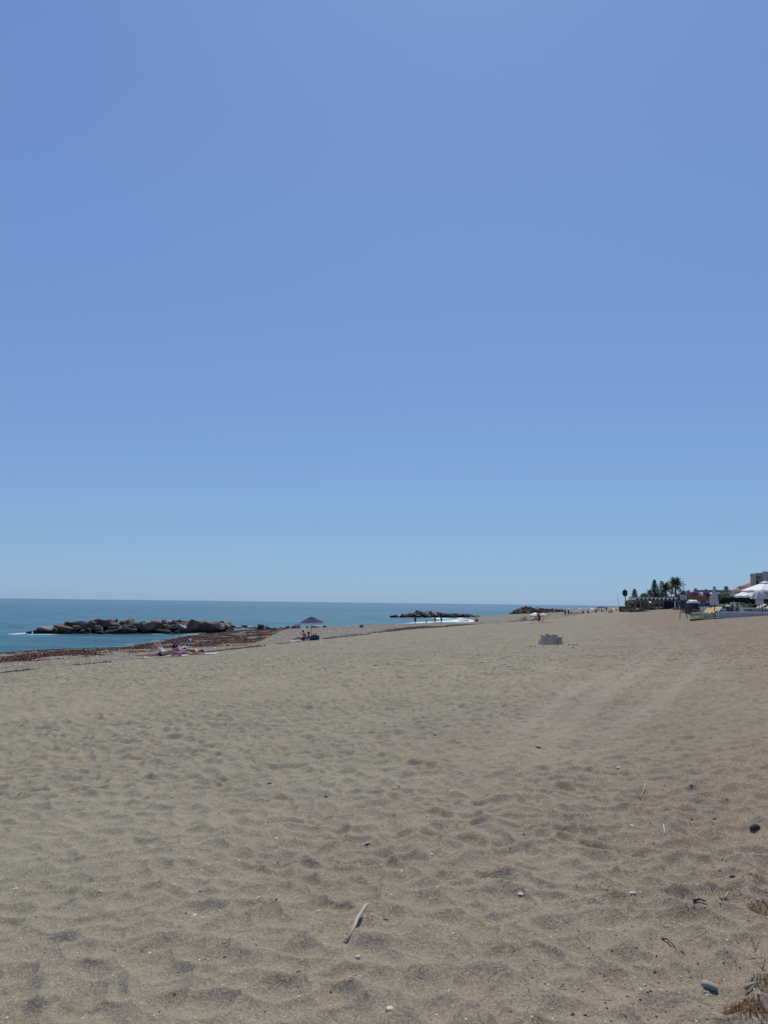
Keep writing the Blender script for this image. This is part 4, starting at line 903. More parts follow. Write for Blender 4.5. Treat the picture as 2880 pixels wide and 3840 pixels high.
mb = MB(); mb.add([(-W_, -1, H_-.15), (0, -1, H_+.15), (W_, -1, H_+.1), (W_, 1, H_), (0, 1, H_+.2), (-W_, 1, H_-.1)], [(0, 1, 4, 5), (1, 2, 3, 4)]); mb.add([(-W_, -1, H_-.15), (0, -1, H_+.15), (W_, -1, H_+.1), (-W_, -1, H_-.35), (0, -1, H_-.1), (W_, -1, H_-.2)], [(0, 3, 4, 1), (1, 4, 5, 2)]); mb.build('roof_cloth', mat('awning_maroon', (.07, .03, .035), None, 5, .9), aw)
for x in (-W_, 0, W_):
    for y in (-.95, .95): MB().box((x*.97, y, H_/2-.1), (.06, .06, H_)).build('post', mat('post_dark', (.06, .05, .05), None, 6, .8), aw)
sp = {'L': 0}
far_people = [(2120, 2298, 'person standing at the left end of the far row of umbrellas', 'slate', 'stand'), (2132, 2300, 'person in dark clothes walking in front of the far row of umbrellas', 'darkblue', 'stand'), (2141, 2302, 'small dark figure right of the walking person before the far row', 'slate', 'child'),
              (2274, 2290, 'person standing alone right of the dark awning', 'slate', 'stand'), (2188, 2291, 'person sitting under the white umbrellas of the far row', 'slate', 'sit'), (2204, 2291, 'person sitting between the middle umbrellas of the far row', 'plum', 'sit'), (2232, 2291, 'person sitting left of the dark awning in the far row', 'red', 'sit'), (2256, 2291, 'dark clothed person sitting beneath the dark awning', 'slate', 'sit')]
for px, py, lb, cl, pose in far_people:
    d = 205 if pose != 'sit' else 225; p = P(px, py, d); g = gz(p.x, d, False)
    figure(lb, 0, stand({}, .05) if pose != 'sit' else J, 'tan', {'stand': 1.0, 'child': .7, 'sit': 1.15}[pose], 'black', 'short', [('clothes', 'dress', .02, CL(cl, (.05, .04, .06)))], loc=(p.x, d, g), rz=random.uniform(0, 3), group='people by the far umbrellas')
p = P(2119, 2298, 208); g = gz(p.x, 208, False); o = MB().tube([(0, 0, 0), (.05, 0, P(0, 2276, 208).z-g)], .06, 6).build('post', mat('post_dark', (.06, .05, .05), None, 6, .8)); o.location = (p.x, 208, g); tag(o, 'thin dark post at the left end of the far row of umbrellas', 'post')
p = P(2322, 2285, 190); g = gz(p.x, 190, False); top = P(2316, 2236, 190); o = MB().tube([(0, 0, 0), (top.x-p.x, 0, top.z-g)], [.05, .03], 6).build('leaning_pole', mat('pole_pale', (.30, .29, .27), None, 6, .7)); o.location = (p.x, 190, g); tag(o, 'tall thin pole leaning left, alone on the sand before the fan palm', 'pole')
q = at_ground(2289, 2298); q.z = gz(q.x, q.y); k = q.y/FPX; o = MB().box((0, 0, .2), (11*k, 1.0, .5), .1).build('concrete_block', mconc); o.location = q; tag(o, 'low pale concrete block alone on the far sand', 'concrete block')
for px, py, w_, lb in ((2325, 2288, 10, 'dark low rock at the foot of the leaning pole'), (2345, 2291, 8, 'flat dark weed clump on the sand below the fan palm')):
    q = at_ground(px, py+2); k = q.y/FPX; tag(put_rock(None, q+Vector((0, 0, .05)), w_*k, .8, .35, 'd'), lb, 'rock')
q = P(1090, 2268.5, 420); o = MB().ell((0, 0, 0), (.35, .35, .4), 10, 7).build('buoy', mat('buoy_white', (.75, .75, .72), None, 3, .5), None, True); o.location = (q.x, q.y, SEA+.15); tag(o, 'small white buoy floating far out on the sea', 'buoy')

# ------------------------------------------------------------------ vegetation
mleaf = mat('leaf_dark', (.11, .145, .06), (.06, .085, .04), .7, .7, island=.9)
mleaf2 = mat('leaf_mid', (.12, .155, .065), (.07, .095, .042), .7, .7, island=.9)
mneed = mat('needle_blue', (.065, .095, .065), (.040, .062, .046), 1, .75, island=.8)
mpalm = mat('palm_green', (.15, .175, .085), (.09, .11, .055), .8, .65, island=.5)
mtrunk = mat('trunk_brown', (.10, .075, .055), (.05, .038, .030), 3, .9, .5)
mdryfr = mat('palm_dry', (.20, .15, .09), (.12, .09, .055), 2, .85, island=.5)
def quads(V, F, c, s, r_):
    k = len(V); a = Vector((r_.gauss(0, 1), r_.gauss(0, 1), r_.gauss(0, 1))).normalized(); b_ = a.orthogonal().normalized()*s*r_.uniform(.5, 1.2); a = a*s
    V += [tuple(c-a-b_*.3), tuple(c-b_), tuple(c+a), tuple(c+b_)]; F.append((k, k+1, k+2, k+3))
def crown_mesh(name, w_, h_, n, leaf, seed, nclump=11, zc=.6):
    r_ = random.Random(seed); V = []; F = []; cl = []
    for i in range(nclump):
        a = r_.random()*6.28; q = r_.random()**.5*.62; z = r_.uniform(-.55, .62)
        cl.append((Vector((q*math.cos(a)*w_/2, q*math.sin(a)*w_/2, h_*(zc+z*.42))), r_.uniform(.20, .36)))
    for i in range(n):
        c, q = cl[i % nclump]; d = Vector((r_.gauss(0, 1), r_.gauss(0, 1), r_.gauss(0, 1))).normalized()*(r_.random()**.4)
        quads(V, F, c+Vector((d.x*q*w_, d.y*q*w_, d.z*q*h_*.62)), leaf, r_)
    me = bpy.data.meshes.new(name); me.from_pydata(V, [], F); return me
def tree(label, cat, c, w_, h_, leaf, m_, seed, n=900, group=None, trunk=True, zc=.6, nm='leafy_tree'):
    t_ = thing(nm, label, cat, c, 0, group)
    link('crown', crown_mesh('crown', w_, h_, n, leaf, seed, zc=zc), m_, t_)
    mb = MB().tube([(0, 0, -.3), (.05*h_, 0, h_*.3), (.02*h_, .02*h_, h_*.65)], [.05*h_, .035*h_, .012*h_], 7)
    for a in (0, 2.1, 4.2): mb.tube([(.03*h_, 0, h_*.3), (w_*.18*math.cos(a), w_*.18*math.sin(a), h_*.55), (w_*.3*math.cos(a), w_*.3*math.sin(a), h_*.75)], [.022*h_, .014*h_, .005*h_], 5)
    mb.build('trunk', mtrunk, t_, True); return t_
def base_at(px, d):
    p = P(px, 2270, d); return Vector((p.x, d, gz(p.x, d, False)))
def zat(px, py, d): return P(px, py, d).z
# Norfolk pines
def norfolk(px, top, d, Wpx, label, seed, sparse=0, blow=.1):
    b_ = base_at(px, d); H = zat(px, top, d)-b_.z; k = d/FPX; W = Wpx*k; r_ = random.Random(seed)
    t_ = thing('norfolk_pine', label, 'tree', b_); MB().tube([(0, 0, -.3), (0, 0, H*.5), (0, 0, H)], [.02*H, .013*H, .003*H], 7).build('trunk', mtrunk, t_, True)
    nt_ = int(21 if not sparse else 15)
    for i in range(nt_):
        q = blow+(1-blow)*i/nt_; z = H*q; L = W*.5*(1-q)**.75*r_.uniform(.85, 1.12)+.12; V = []; F = []
        for j in range(6):
            a = r_.random()*.6+j*1.05; up = .22 if not sparse else .30; nn = int(26 if not sparse else 16)
            for s in range(nn):
                t1 = (s+.5)/nn; c = Vector((math.cos(a)*L*t1, math.sin(a)*L*t1, z+L*up*t1*t1-.05*L)); sp_ = L*.16*(1-.5*t1)
                quads(V, F, c+Vector((r_.uniform(-sp_, sp_), r_.uniform(-sp_, sp_), r_.uniform(-.22, .12)*H*.05)), .16+.05*L*.3, r_)
        me = bpy.data.meshes.new('branch_tier'); me.from_pydata(V, [], F); link('branch_tier', me, mneed, t_)
    return t_
norfolk(2457, 2171, 215, 58, 'tall dense Norfolk pine, tallest conifer behind the pergola', 1)
norfolk(2483, 2175, 220, 60, 'Norfolk pine with separated top tiers, just right of the tallest one', 2, 1)
norfolk(2381, 2206, 205, 46, 'sparse open topped Norfolk pine left of the pergola', 3, 1, .2)
norfolk(2523, 2203, 300, 16, 'small distant pointed conifer seen between the two date palms', 4)
# date palms
def frond_mesh(L, droop, seed, wl=.30, n=20):
    r_ = random.Random(seed); V = []; F = []; pts = []
    for i in range(n+1):
        q = i/n; pts.append(Vector((L*q*(1-.12*droop*q), 0, L*(.42*q-.62*droop*q*q))))
    for i in range(n):
        p, p2 = pts[i], pts[i+1]; k = len(V); w_ = .03*(1-i/n)+.008
        V += [tuple(p+Vector((0, w_, 0))), tuple(p-Vector((0, w_, 0))), tuple(p2-Vector((0, w_*.8, 0))), tuple(p2+Vector((0, w_*.8, 0)))]; F.append((k, k+1, k+2, k+3))
        if i > 1:
            ll = L*wl*math.sin(math.pi*min(1, (i+1)/(n+2))**.8)*r_.uniform(.8, 1.1)+.1
            for s in (-1, 1):
                k = len(V); d = p2-p; V += [tuple(p), tuple(p2), tuple(p+d*3.0+Vector((0, s*ll, -ll*.45)))]; F.append((k, k+1, k+2))
    me = bpy.data.meshes.new('frond'); me.from_pydata(V, [], F); return me
FR = {}
def date_palm(px, top, d, cw, label, seed, nf=44, trunk_r=.22, group=None):
    b_ = base_at(px, d); k = d/FPX; L = cw*k*.5/.93; Hc = zat(px, top, d)-b_.z-L*.74
    t_ = thing('date_palm', label, 'palm tree', b_, 0, group); r_ = random.Random(seed)
    mb = MB(); n = 14; mb.tube([(0.03*math.sin(i), 0, Hc*i/n-.2*(i == 0)) for i in range(n+1)], [trunk_r*(1.15 if i % 2 else .95)*(1.2 if i > n-2 else 1) for i in range(n+1)], 9); mb.build('trunk', mtrunk, t_)
    for v in range(4):
        FR[(px, v)] = frond_mesh(L, (.35, .60, .85, 1.1)[v], seed+v)
    for i in range(nf):
        q = i/nf; v = min(3, int(q*4)); me = FR[(px, v)]
        o = link('frond', me, mpalm, t_); o.location = (0, 0, Hc+.1*(1-q)); o.rotation_euler = (0, -R(58-88*q+r_.uniform(-8, 8)), i*2.399+r_.uniform(-.2, .2))
        o.rotation_mode = 'XYZ'
    return t_
date_palm(2536, 2170, 200, 62, 'tallest full crowned date palm with a thick dark trunk', 11)
date_palm(2499, 2187, 205, 56, 'shorter date palm left of the tallest one, before the conifers', 12, 36)
date_palm(2437, 2213, 230, 30, 'small palm left of the tallest conifer, behind the pergola', 13, 24, .14)
date_palm(2726, 2201, 150, 24, 'little palm rising alone above the long flat grey roof', 14, 24, .10)
date_palm(2611, 2209, 190, 20, 'small dark palm just left of the magenta bougainvillea', 15, 24, .10)
date_palm(2583, 2215, 190, 18, 'low palm right of the lamp mast', 16, 22, .10)
# fan palm
b_ = base_at(2345, 260); k = 260/FPX; Hc = zat(2344, 2224, 260)-b_.z; fp = thing('fan_palm', 'slim fan palm with a round head, standing apart left of all trees', 'palm tree', b_)
MB().tube([(.25, 0, -.3), (.12, 0, Hc*.5), (0, 0, Hc)], [.26, .17, .13], 8).build('trunk', mtrunk, fp, True)
V = []; F = []
for i in range(13):
    a0, a1 = -2.2+4.4*i/13, -2.2+4.4*(i+.75)/13; k0 = len(V); rr_ = .62
    V += [(.45, 0, 0), (.45+rr_*math.cos(a0), rr_*math.sin(a0), -.05), (.45+1.25*rr_*math.cos((a0+a1)/2), 1.25*rr_*math.sin((a0+a1)/2), -.12), (.45+rr_*math.cos(a1), rr_*math.sin(a1), -.05)]; F.append((k0, k0+1, k0+2, k0+3))
V += [(0, .02, 0), (0, -.02, 0), (.5, -.01, .01), (.5, .01, .01)]; F.append(tuple(range(len(V)-4, len(V))))
fm = bpy.data.meshes.new('frond'); fm.from_pydata(V, [], F); fm2 = fm.copy()
for i in range(76):
    el_ = 88-165*i/76; o = link('frond', fm if el_ > -35 else fm2, mpalm if el_ > -35 else mdryfr, fp); sc = 11.5*k/1.25; o.scale = (sc,)*3
    o.location = (0, 0, Hc+.25*sc*(el_/80)); o.rotation_euler = (random.uniform(-.3, .3), -R(el_), i*2.399)
# bushy trees behind
TR = [(2408, 2222, 200, 34, 'mid', 'rounded green tree directly above the left end of the pergola roof'), (2428, 2219, 210, 36, 'dark', 'dark bushy tree between the sparse conifer and the small palm'),
      (2470, 2214, 235, 70, 'dark', 'broad dark tree mass at the feet of the two tall conifers'), (2519, 2214, 215, 40, 'mid', 'green bushy tree between the two date palms'), (2552, 2217, 215, 30, 'mid', 'bushy tree right of the tallest palm trunk'),
      (2566, 2216, 200, 30, 'dark', 'dark bush beneath the lamp mast'), (2591, 2219, 200, 26, 'mid', 'loose green shrub left of the bougainvillea'), (2650, 2205, 140, 22, 'dark', 'small domed tree above the left end of the flat grey roof'),
      (2445, 2252, 200, 60, 'dark', 'dark shrub mass behind the middle bays of the pergola'), (2485, 2250, 200, 60, 'dark', 'dark shrub mass left of the navy booth, behind the pergola'), (2540, 2250, 200, 50, 'dark', 'dark shrub mass right of the navy booth'), (2570, 2246, 130, 40, 'dark', 'dark shrub behind the notice board posts'),
      (2356, 2252, 210, 22, 'dark', 'low dark shrub at the foot of the fan palm'), (2372, 2250, 195, 46, 'dark', 'dark spreading foliage under the sparse conifer'), (2395, 2246, 190, 36, 'dark', 'dark shrub against the left post of the pergola'),
      (2700, 2218, 120, 40, 'mid', 'green tree under the long flat grey roof'), (2735, 2220, 120, 36, 'dark', 'dark tree beneath the small palm, under the flat roof'), (2782, 2200, 115, 26, 'dark', 'dark bush before the upper red roof')]
for i, (px, top, d, wp, kd, lb) in enumerate(TR):
    b_ = base_at(px, d); k = d/FPX; h_ = zat(px, top, d)-b_.z; tree(lb, 'tree', b_, wp*k*1.15, h_, .17 if d > 150 else .11, mleaf if kd == 'dark' else mleaf2, 200+i, 1500)
for i, (px, top, d, wp, lb) in enumerate(((2358, 2272, 185, 60, 'low scrub strip at the foot of the fan palm'), (2410, 2278, 178, 34, 'bright green bush inside the left bays of the pergola'), (2440, 2276, 182, 40, 'green bush in the middle bays of the pergola'), (2478, 2277, 184, 40, 'green bush left of the dark blue booth'),
        (2538, 2284, 150, 40, 'brownish scrub right of the dark blue booth'), (2556, 2286, 140, 34, 'dry scrub behind the sign post'), (2606, 2278, 72, 24, 'grey green bush behind the square grey planter'), (2395, 2284, 178, 26, 'dark low bush at the left post of the pergola'))):
    b_ = base_at(px, d); k = d/FPX; h_ = max(.5, zat(px, top, d)-b_.z); t_ = thing('bush', lb, 'bush', b_)
    link('foliage', crown_mesh('foliage', wp*k, h_, 900, .07 if d > 100 else .04, 300+i, zc=.42), mleaf2 if i not in (4, 5) else mat('scrub', (.16, .12, .07), (.08, .07, .035), 1, .8, island=.8), t_)
    MB().tube([(0, 0, -.1), (.05, 0, h_*.5)], [.05, .02], 5).build('stem', mtrunk, t_)

# ------------------------------------------------------------------ pergola with the zigzag roof
mwood = mat('pergola_wood', (.30, .27, .23), (.20, .18, .155), 3, .85, .3); mslate = mat('roof_grey', (.20, .21, .22), (.14, .15, .155), 1.5, .8, .2)
D = 180; k = D/FPX; x0 = P(2386, 2290, D).x; x1 = P(2546, 2290, D).x; gp_ = gz((x0+x1)/2, D, False)
pg = thing('pergola', 'long beach pergola with grey zigzag roof on pale posts behind a low dark wall', 'pergola', (x0, D, gp_))
zb = zat(2460, 2254, D)-gp_; zt = zat(2460, 2241.5, D)-gp_; Lp = x1-x0
for y in (0, 4.5):
    for q in (.0, .105, .30, .41, .435, .55, .65, .78, .98):
        if y and q in (.435,): continue
        MB().box((q*Lp, y, zb/2-.2), (.22 if q in (.41, .435) else .17, .17, zb+.4)).build('post', mwood, pg)
    MB().box((Lp/2, y-.1, zb+.05), (Lp+.9, .14, .20)).build('beam', mwood, pg)
npl = 11; pw_ = (Lp+.4)/npl
for i in range(npl):
    xa = -.3+i*pw_; xm = xa+pw_/2; xb = xa+pw_
    for (p0, p1) in (((xa, zb+.16), (xm, zt)), ((xm, zt), (xb, zb+.16))):
        mb = MB(); y0, y1 = -.55, 5.1; mb.add([(p0[0], y0, p0[1]), (p1[0], y0, p1[1]), (p1[0], y1, p1[1]), (p0[0], y1, p0[1]), (p0[0], y0, p0[1]+.05), (p1[0], y0, p1[1]+.05), (p1[0], y1, p1[1]+.05), (p0[0], y1, p0[1]+.05)],
            [(3, 2, 1, 0), (4, 5, 6, 7), (0, 1, 5, 4), (1, 2, 6, 5), (2, 3, 7, 6), (3, 0, 4, 7)]); mb.build('roof_panel', mslate, pg)
MB().box((Lp*.5, 5.0, zt+.12), (Lp*1.0, .2, .16)).build('ridge_board', mslate, pg)
# flat roofed annex to the right of it
b_ = base_at(2530, 186); an = thing('shelter', 'grey flat roofed shelter joined to the right end of the pergola', 'shelter', b_); kk = 186/FPX
zz = zat(2530, 2240, 186)-b_.z; MB().box((0, 1, zz), (58*kk, 5, .35)).build('roof', mslate, an)
for x in (-26, -10, 8, 26): MB().box((x*kk, -1, zz/2), (.2, .2, zz)).build('post', mwood, an)
b_ = base_at(2513, 179); bt = thing('booth', 'dark navy cloth booth standing under the right part of the pergola', 'booth', b_); kk = 179/FPX; zz = zat(2513, 2257, 179)-b_.z
MB().box((0, .6, zz/2), (28*kk, 1.6, zz)).build('cloth_wall', mat('cloth_midnight', (.012, .014, .035), None, 4, .9), bt); MB().box((0, .6, zz+.04), (29.5*kk, 1.8, .08)).build('roof', mat('cloth_midnight', (.012, .014, .035)), bt)
for x in (-13.5, 13.5): MB().box((x*kk, -.25, zz/2), (.08, .08, zz)).build('pole', mat('post_dark', (.06, .05, .05)), bt)
a_ = at_ground(2362, 2296.5); c_ = at_ground(2470, 2290.5); n_ = 12; zw = zat(2362, 2288.5, a_.y)
lw = thing('low_wall', 'low dark wooden retaining wall before the pergola, half buried at its right end', 'low wall', a_)
for i in range(n_):
    p0 = (c_-a_)*(i/n_); p1 = (c_-a_)*((i+1)/n_); m0 = (p0+p1)/2; dx = Vector((p1.x-p0.x, p1.y-p0.y, 0)); hgt = zw-a_.z; an_ = math.atan2(dx.y, dx.x)
    MB().box((m0.x, m0.y, hgt/2-.5-.01*i), (dx.length*.97, .25, hgt+1.0), an_).build('board', mat('tarred_wood', (.075, .065, .058), (.04, .035, .032), 2, .85, .3), lw)
# things behind: white vehicles/tarps seen through the bays, red brown wall
for px, py, d, w_, h_, c, lb, ct in ((2420, 2270, 195, 40, 14, (.20, .10, .08), 'red brown garden wall seen through the left bays of the pergola', 'wall'), (2345, 2280, 190, 46, 9, (.15, .10, .06), 'low brown wall right of the leaning pole', 'wall')):
    b_ = base_at(px, d); kk = d/FPX; zz = zat(px, py-h_/2, d)-b_.z; w0 = thing('garden_wall', lb, ct, b_); MB().box((0, 0, zz/2), (w_*kk, .25, zz)).build('wall', mat('wall%d' % px, c, None, 2, .9), w0); MB().box((0, 0, zz+.04), (w_*kk+.1, .35, .08)).build('coping', mconc, w0)
mwht = mat('white_paint', (.74, .74, .72), (.64, .64, .62), 3, .6)
for px, py, d, w_, h_, lb in ((2404, 2256.5, 192, 14, 5, 'white patio awning seen under the left roof of the pergola'), (2437, 2257.5, 194, 8, 3.5, 'small white patio awning seen in the middle of the pergola'), ):
    b_ = base_at(px, d); kk = d/FPX; zz = zat(px, py, d)-b_.z; t_ = thing('patio_awning', lb, 'awning', b_)
    MB().add([(-w_*kk/2, -.6, zz-.15), (w_*kk/2, -.6, zz-.15), (w_*kk/2, .6, zz+.2), (-w_*kk/2, .6, zz+.2)], [(0, 1, 2, 3)]).build('cloth', mwht, t_)
    for x in (-.45, .45): MB().box((x*w_*kk, -.5, zz/2-.1), (.07, .07, zz)).build('post', mwood, t_)
for px, lb in ((2518, 'left of two small white gables behind the tallest palm trunk'), (2529, 'right of two small white gables behind the tallest palm trunk')):
    b_ = base_at(px, 196); kk = 196/FPX; zz = zat(px, 2228, 196)-b_.z; t_ = thing('garden_hut', lb, 'hut', b_); w_ = 4*kk
    MB().box((0, .5, zz/2-.35), (w_*2, 1.5, zz-.7)).build('wall', mwht, t_); MB().add([(-w_, -.3, zz-.7), (w_, -.3, zz-.7), (0, -.3, zz), (-w_, 1.3, zz-.7), (w_, 1.3, zz-.7), (0, 1.3, zz)], [(0, 1, 2), (3, 5, 4), (0, 2, 5, 3), (1, 4, 5, 2)]).build('gable', mwht, t_)
# lamp mast
b_ = base_at(2567, 118); kk = 118/FPX; zz = zat(2567, 2178, 118)-b_.z; lm = thing('lamp_mast', 'slim mast with lamps, standing right of the tallest palm', 'lamp post', b_); mst2 = mat('mast_grey', (.16, .15, .15), None, 4, .6)
MB().tube([(0, 0, 0), (0, 0, zz*.86), (0, 0, zz)], [.07, .05, .015], 8).build('pole', mst2, lm, True)
for dz, dx in ((.88, .28), (.62, -.22)):
    MB().tube([(0, 0, zz*dz-.05), (dx*.6, 0, zz*dz)], .02, 5).build('arm', mst2, lm); MB().box((dx, 0, zz*dz), (.28, .14, .08)).build('lamp_head', mst2, lm)
MB().ell((.16, 0, zz*.60), (.16, .13, .13), 8, 6).build('loudspeaker', mst2, lm, True)
# sign
sb = at_ground(2578, 2320); ks = sb.y/FPX; sg = thing('sign', 'white notice board on leaning dark posts standing in the sand', 'sign', sb); zs0, zs1 = zat(2566, 2249, sb.y)-sb.z, zat(2566, 2230, sb.y)-sb.z; mdp = mat('post_rust', (.07, .05, .045), None, 7, .8)
MB().tube([(0, 0, -.2), (-7*ks, 0, zs0+.1)], .035, 7).build('post', mdp, sg); MB().tube([(-20*ks, .5, -.1), (-20*ks, .05, zs0+.1)], .03, 7).build('post', mdp, sg)
MB().box((-12*ks, 0, (zs0+zs1)/2), (23*ks, .035, zs1-zs0), M=Matrix.Rotation(-.03, 3, 'Y')).build('board', mat('sign_white', (.52, .54, .54), (.44, .46, .46), 5, .6), sg)
for i in range(5): MB().box((-12*ks, -.0195, zs0+(zs1-zs0)*(.18+.16*i)), (23*ks*(.8, .72, .78, .6, .7)[i], .003, .018)).build('text_line', mat('sign_ink', (.22, .25, .28), None, 5, .7), sg)
for i, (px, d, top, bot) in enumerate(((2557, 96, 2250, 2284), (2562, 100, 2251, 2283), (2567, 98, 2250, 2284))):
    b_ = base_at(px, d); zz = zat(px, top, d)-b_.z; o = MB().tube([(0, 0, -.2), (.02, 0, zz)], .06, 7).build('wooden_post', mdp); o.location = b_; tag(o, ('left', 'middle', 'right')[i]+' of three dark wooden posts behind the notice board', 'post', 'posts behind the notice board')

# ------------------------------------------------------------------ ochre wall, bougainvillea, tarps
mochre = mat('ochre_wall', (.30, .17, .10), (.23, .13, .08), 1.2, .9, .2)
b_ = base_at(2612, 100); kk = 100/FPX; zz = zat(2612, 2237, 100)-b_.z; t_ = thing('ochre_building', 'low ochre brown building under the magenta bougainvillea', 'building', b_, -.40)
MB().box((0, 2, zz/2), (68*kk, 4, zz)).build('wall', mochre, t_); MB().box((0, 2, zz+.06), (70*kk, 4.2, .12)).build('parapet', mat('parapet', (.34, .25, .18), None, 3, .9), t_)
MB().box((-20*kk, -.04, zz*.45), (.9, .06, zz*.7)).build('door', mat('door_brown', (.10, .06, .04), None, 4, .8), t_); MB().box((18*kk, -.04, zz*.6), (1.2, .06, .5)).build('window', mat('glass_dark', (.03, .035, .04), None, 4, .2), t_)
bou = mat('bougainvillea', (.27, .045, .17), (.15, .03, .09), .9, .7, island=.8)
for px, top, d, wp, lb in ((2618, 2216, 101, 58, 'wide magenta bougainvillea on the roof of the ochre building'), (2663, 2219, 102, 34, 'smaller magenta bougainvillea right of the wide one, behind the closed parasol')):
    p = P(px, 2238, d); kk = d/FPX; h_ = zat(px, top, d)-p.z; t_ = thing('bougainvillea', lb, 'shrub', (p.x, d+1, p.z))
    link('blossom', crown_mesh('blossom', wp*kk*.95, h_*1.1, 1500, .055, px, nclump=15, zc=.45), bou, t_); link('foliage', crown_mesh('foliage', wp*kk*.8, h_*.9, 400, .06, px+1, zc=.4), mleaf, t_)
    MB().tube([(0, 0, -.3), (.2, .1, h_*.6)], [.06, .02], 5).build('stem', mtrunk, t_)
def box_thing(nm, lb, ct, px, ytop, d, wp, dep, m_, parts=None, group=None):
    b_ = base_at(px, d); kk = d/FPX; zz = zat(px, ytop, d)-b_.z; t_ = thing(nm, lb, ct, b_, 0, group); return t_, wp*kk, zz, kk
mgw = mat('grey_wall', (.13, .14, .15), (.10, .105, .115), 1.5, .9, .2)
t_, W, H, kk = box_thing('garden_wall', 'dark grey terrace wall below the ochre building', 'wall', 2618, 2259, 84, 96, .3, mgw)
MB().box((0, 0, H/2), (W, .25, H)).build('wall', mgw, t_); MB().box((0, 0, H+.03), (W+.1, .32, .06)).build('coping', mat('coping_grey', (.22, .23, .24), None, 4, .8), t_)
t_, W, H, kk = box_thing('covered_boat', 'white tarpaulin covered hull lying on the dark grey wall', 'boat', 2600, 2249, 80, 26, 1, mwht)
H0 = zat(2600, 2262, 80)-t_.location.z
mb = MB(); prof = [(-.5, .2), (-.44, .8), (-.3, 1), (0, .95), (.25, .9), (.42, .55), (.5, .25)]
V = []
for q, h_ in prof:
    for y, zf in ((-.6, .0), (-.55, .6), (-.25, 1), (.25, 1), (.55, .6), (.6, 0)): V.append((q*W*1.35, y, H0+(H-H0)*h_*zf))
mb.add(V, [(i*6+j, (i+1)*6+j, (i+1)*6+j+1, i*6+j+1) for i in range(6) for j in range(5)]+[tuple(range(6)), tuple(range(36, 42))[::-1]]); mb.build('tarpaulin', mwht, t_)
for x in (-.35, 0, .35): MB().box((x*W, 0, H0/2), (.2, .9, H0)).build('trestle', mat('post_dark', (.06, .05, .05)), t_)
for i, (px, py, a, lb) in enumerate(((2628, 2256, .45, 'upper of two pale planks leaning over the white covered hull'), (2634, 2260, .35, 'lower of two pale planks leaning over the white covered hull'))):
    p = P(px, py, 79); o = MB().box((0, 0, 0), (1.15, .12, .06), M=Matrix.Rotation(a, 3, 'Y')).build('plank', mwood); o.location = p; tag(o, lb, 'plank')
for i, (px, ytop, d, wp, lb, c) in enumerate(((2656, 2256, 72, 30, 'dark navy tarpaulin heap behind the closed parasol', (.02, .025, .05)), (2624, 2287, 63, 22, 'dark navy cover bundle left of the white plastic chairs', (.012, .015, .03)), (2668, 2268, 66, 20, 'slate blue covered stack behind the yellow loungers', (.05, .065, .09)))):
    t_, W, H, kk = box_thing('tarpaulin_heap', lb, 'tarpaulin', px, ytop, d, wp, 1, None); r_ = random.Random(i)
    mb = MB().ell((0, 0, H*.45), (W/2, .6, H*.55), 12, 8); mb.v = [(x*(1+.12*r_.random()), y, max(-.05, z*(1+.1*r_.random()))) for x, y, z in mb.v]; mb.build('cover', mat('tarp%d' % i, c, None, 3, .7), t_)
    MB().tube([(-W*.4, -.55, H*.3), (0, -.64, H*.5), (W*.4, -.55, H*.3)], .012, 4).build('rope', mwood, t_)
# ------------------------------------------------------------------ long flat roof, red roofs and the tall stepped building
t_, W, H, kk = box_thing('roofed_terrace', 'long flat grey roof on white columns behind the dark hedge', 'terrace roof', 2705, 2213, 112, 130, 4, None)
MB().box((0, 1.5, H-.15), (W, 4, .3)).build('roof', mat('roof_pale', (.26, .27, .28), None, 2, .8), t_)
for x in (-.46, -.37, .25, .29, .47): MB().box((x*W, -.3, H/2-.15), (.26 if x > 0 else .16, .26, H-.3)).build('column', mwht if x > 0 else mwood, t_)
MB().box((0, 3.4, H*.35), (W, .2, H*.7)).build('back_wall', mat('wall_sand', (.30, .24, .17), None, 2, .9), t_); MB().box((W*.12, 0, H*.52), (W*.6, .8, .12)).build('shelf_canopy', mat('thatch', (.24, .17, .11), None, 6, .9, .5), t_)
mred = mat('red_roof', (.26, .065, .055), (.20, .05, .045), 2, .8, .3)
def roofed(lb, px, d, xl, xr, y_eave, y_ridge, rl, rr2, dep):
    b_ = base_at(px, d); kk = d/FPX; t2 = thing('red_roofed_house', lb, 'house', b_, -.42); ze = zat(px, y_eave, d)-b_.z; zr = zat(px, y_ridge, d)-b_.z; a, b2 = (xl-px)*kk, (xr-px)*kk
    MB().box(((a+b2)/2, dep/2, ze/2-.15), (b2-a-.5, dep-.6, ze-.3)).build('wall', mwht, t2); MB().box(((a+b2)/2, dep/2, ze-.1), (b2-a+.25, dep+.4, .2)).build('fascia', mwht, t2)
    l_, r3 = (rl-px)*kk, (rr2-px)*kk
    MB().add([(a-.2, -.3, ze), (b2+.2, -.3, ze), (b2+.2, dep+.3, ze), (a-.2, dep+.3, ze), (l_, dep/2, zr), (r3, dep/2, zr)], [(0, 1, 5, 4), (1, 2, 5), (2, 3, 4, 5), (3, 0, 4)]).build('roof', mred, t2)
    n2 = 3
    for i in range(n2):
        x = a+(b2-a)*(i+.6)/(n2+.2); w2 = MB().box((x, .27, ze*.62), (.9, .08, .9)).build('window', mat('glass_dark', (.03, .035, .04)), t2); MB().box((x, .22, ze*.62-.5), (1.05, .12, .07)).build('sill', mwht, w2)
    return t2
roofed('low red roofed house with white fascia behind the white parasols', 2780, 105, 2752, 2830, 2215, 2207, 2762, 2830, 5)
roofed('upper red hipped roof beside the tall stepped grey building', 2815, 125, 2784, 2850, 2200, 2182, 2823, 2850, 7)
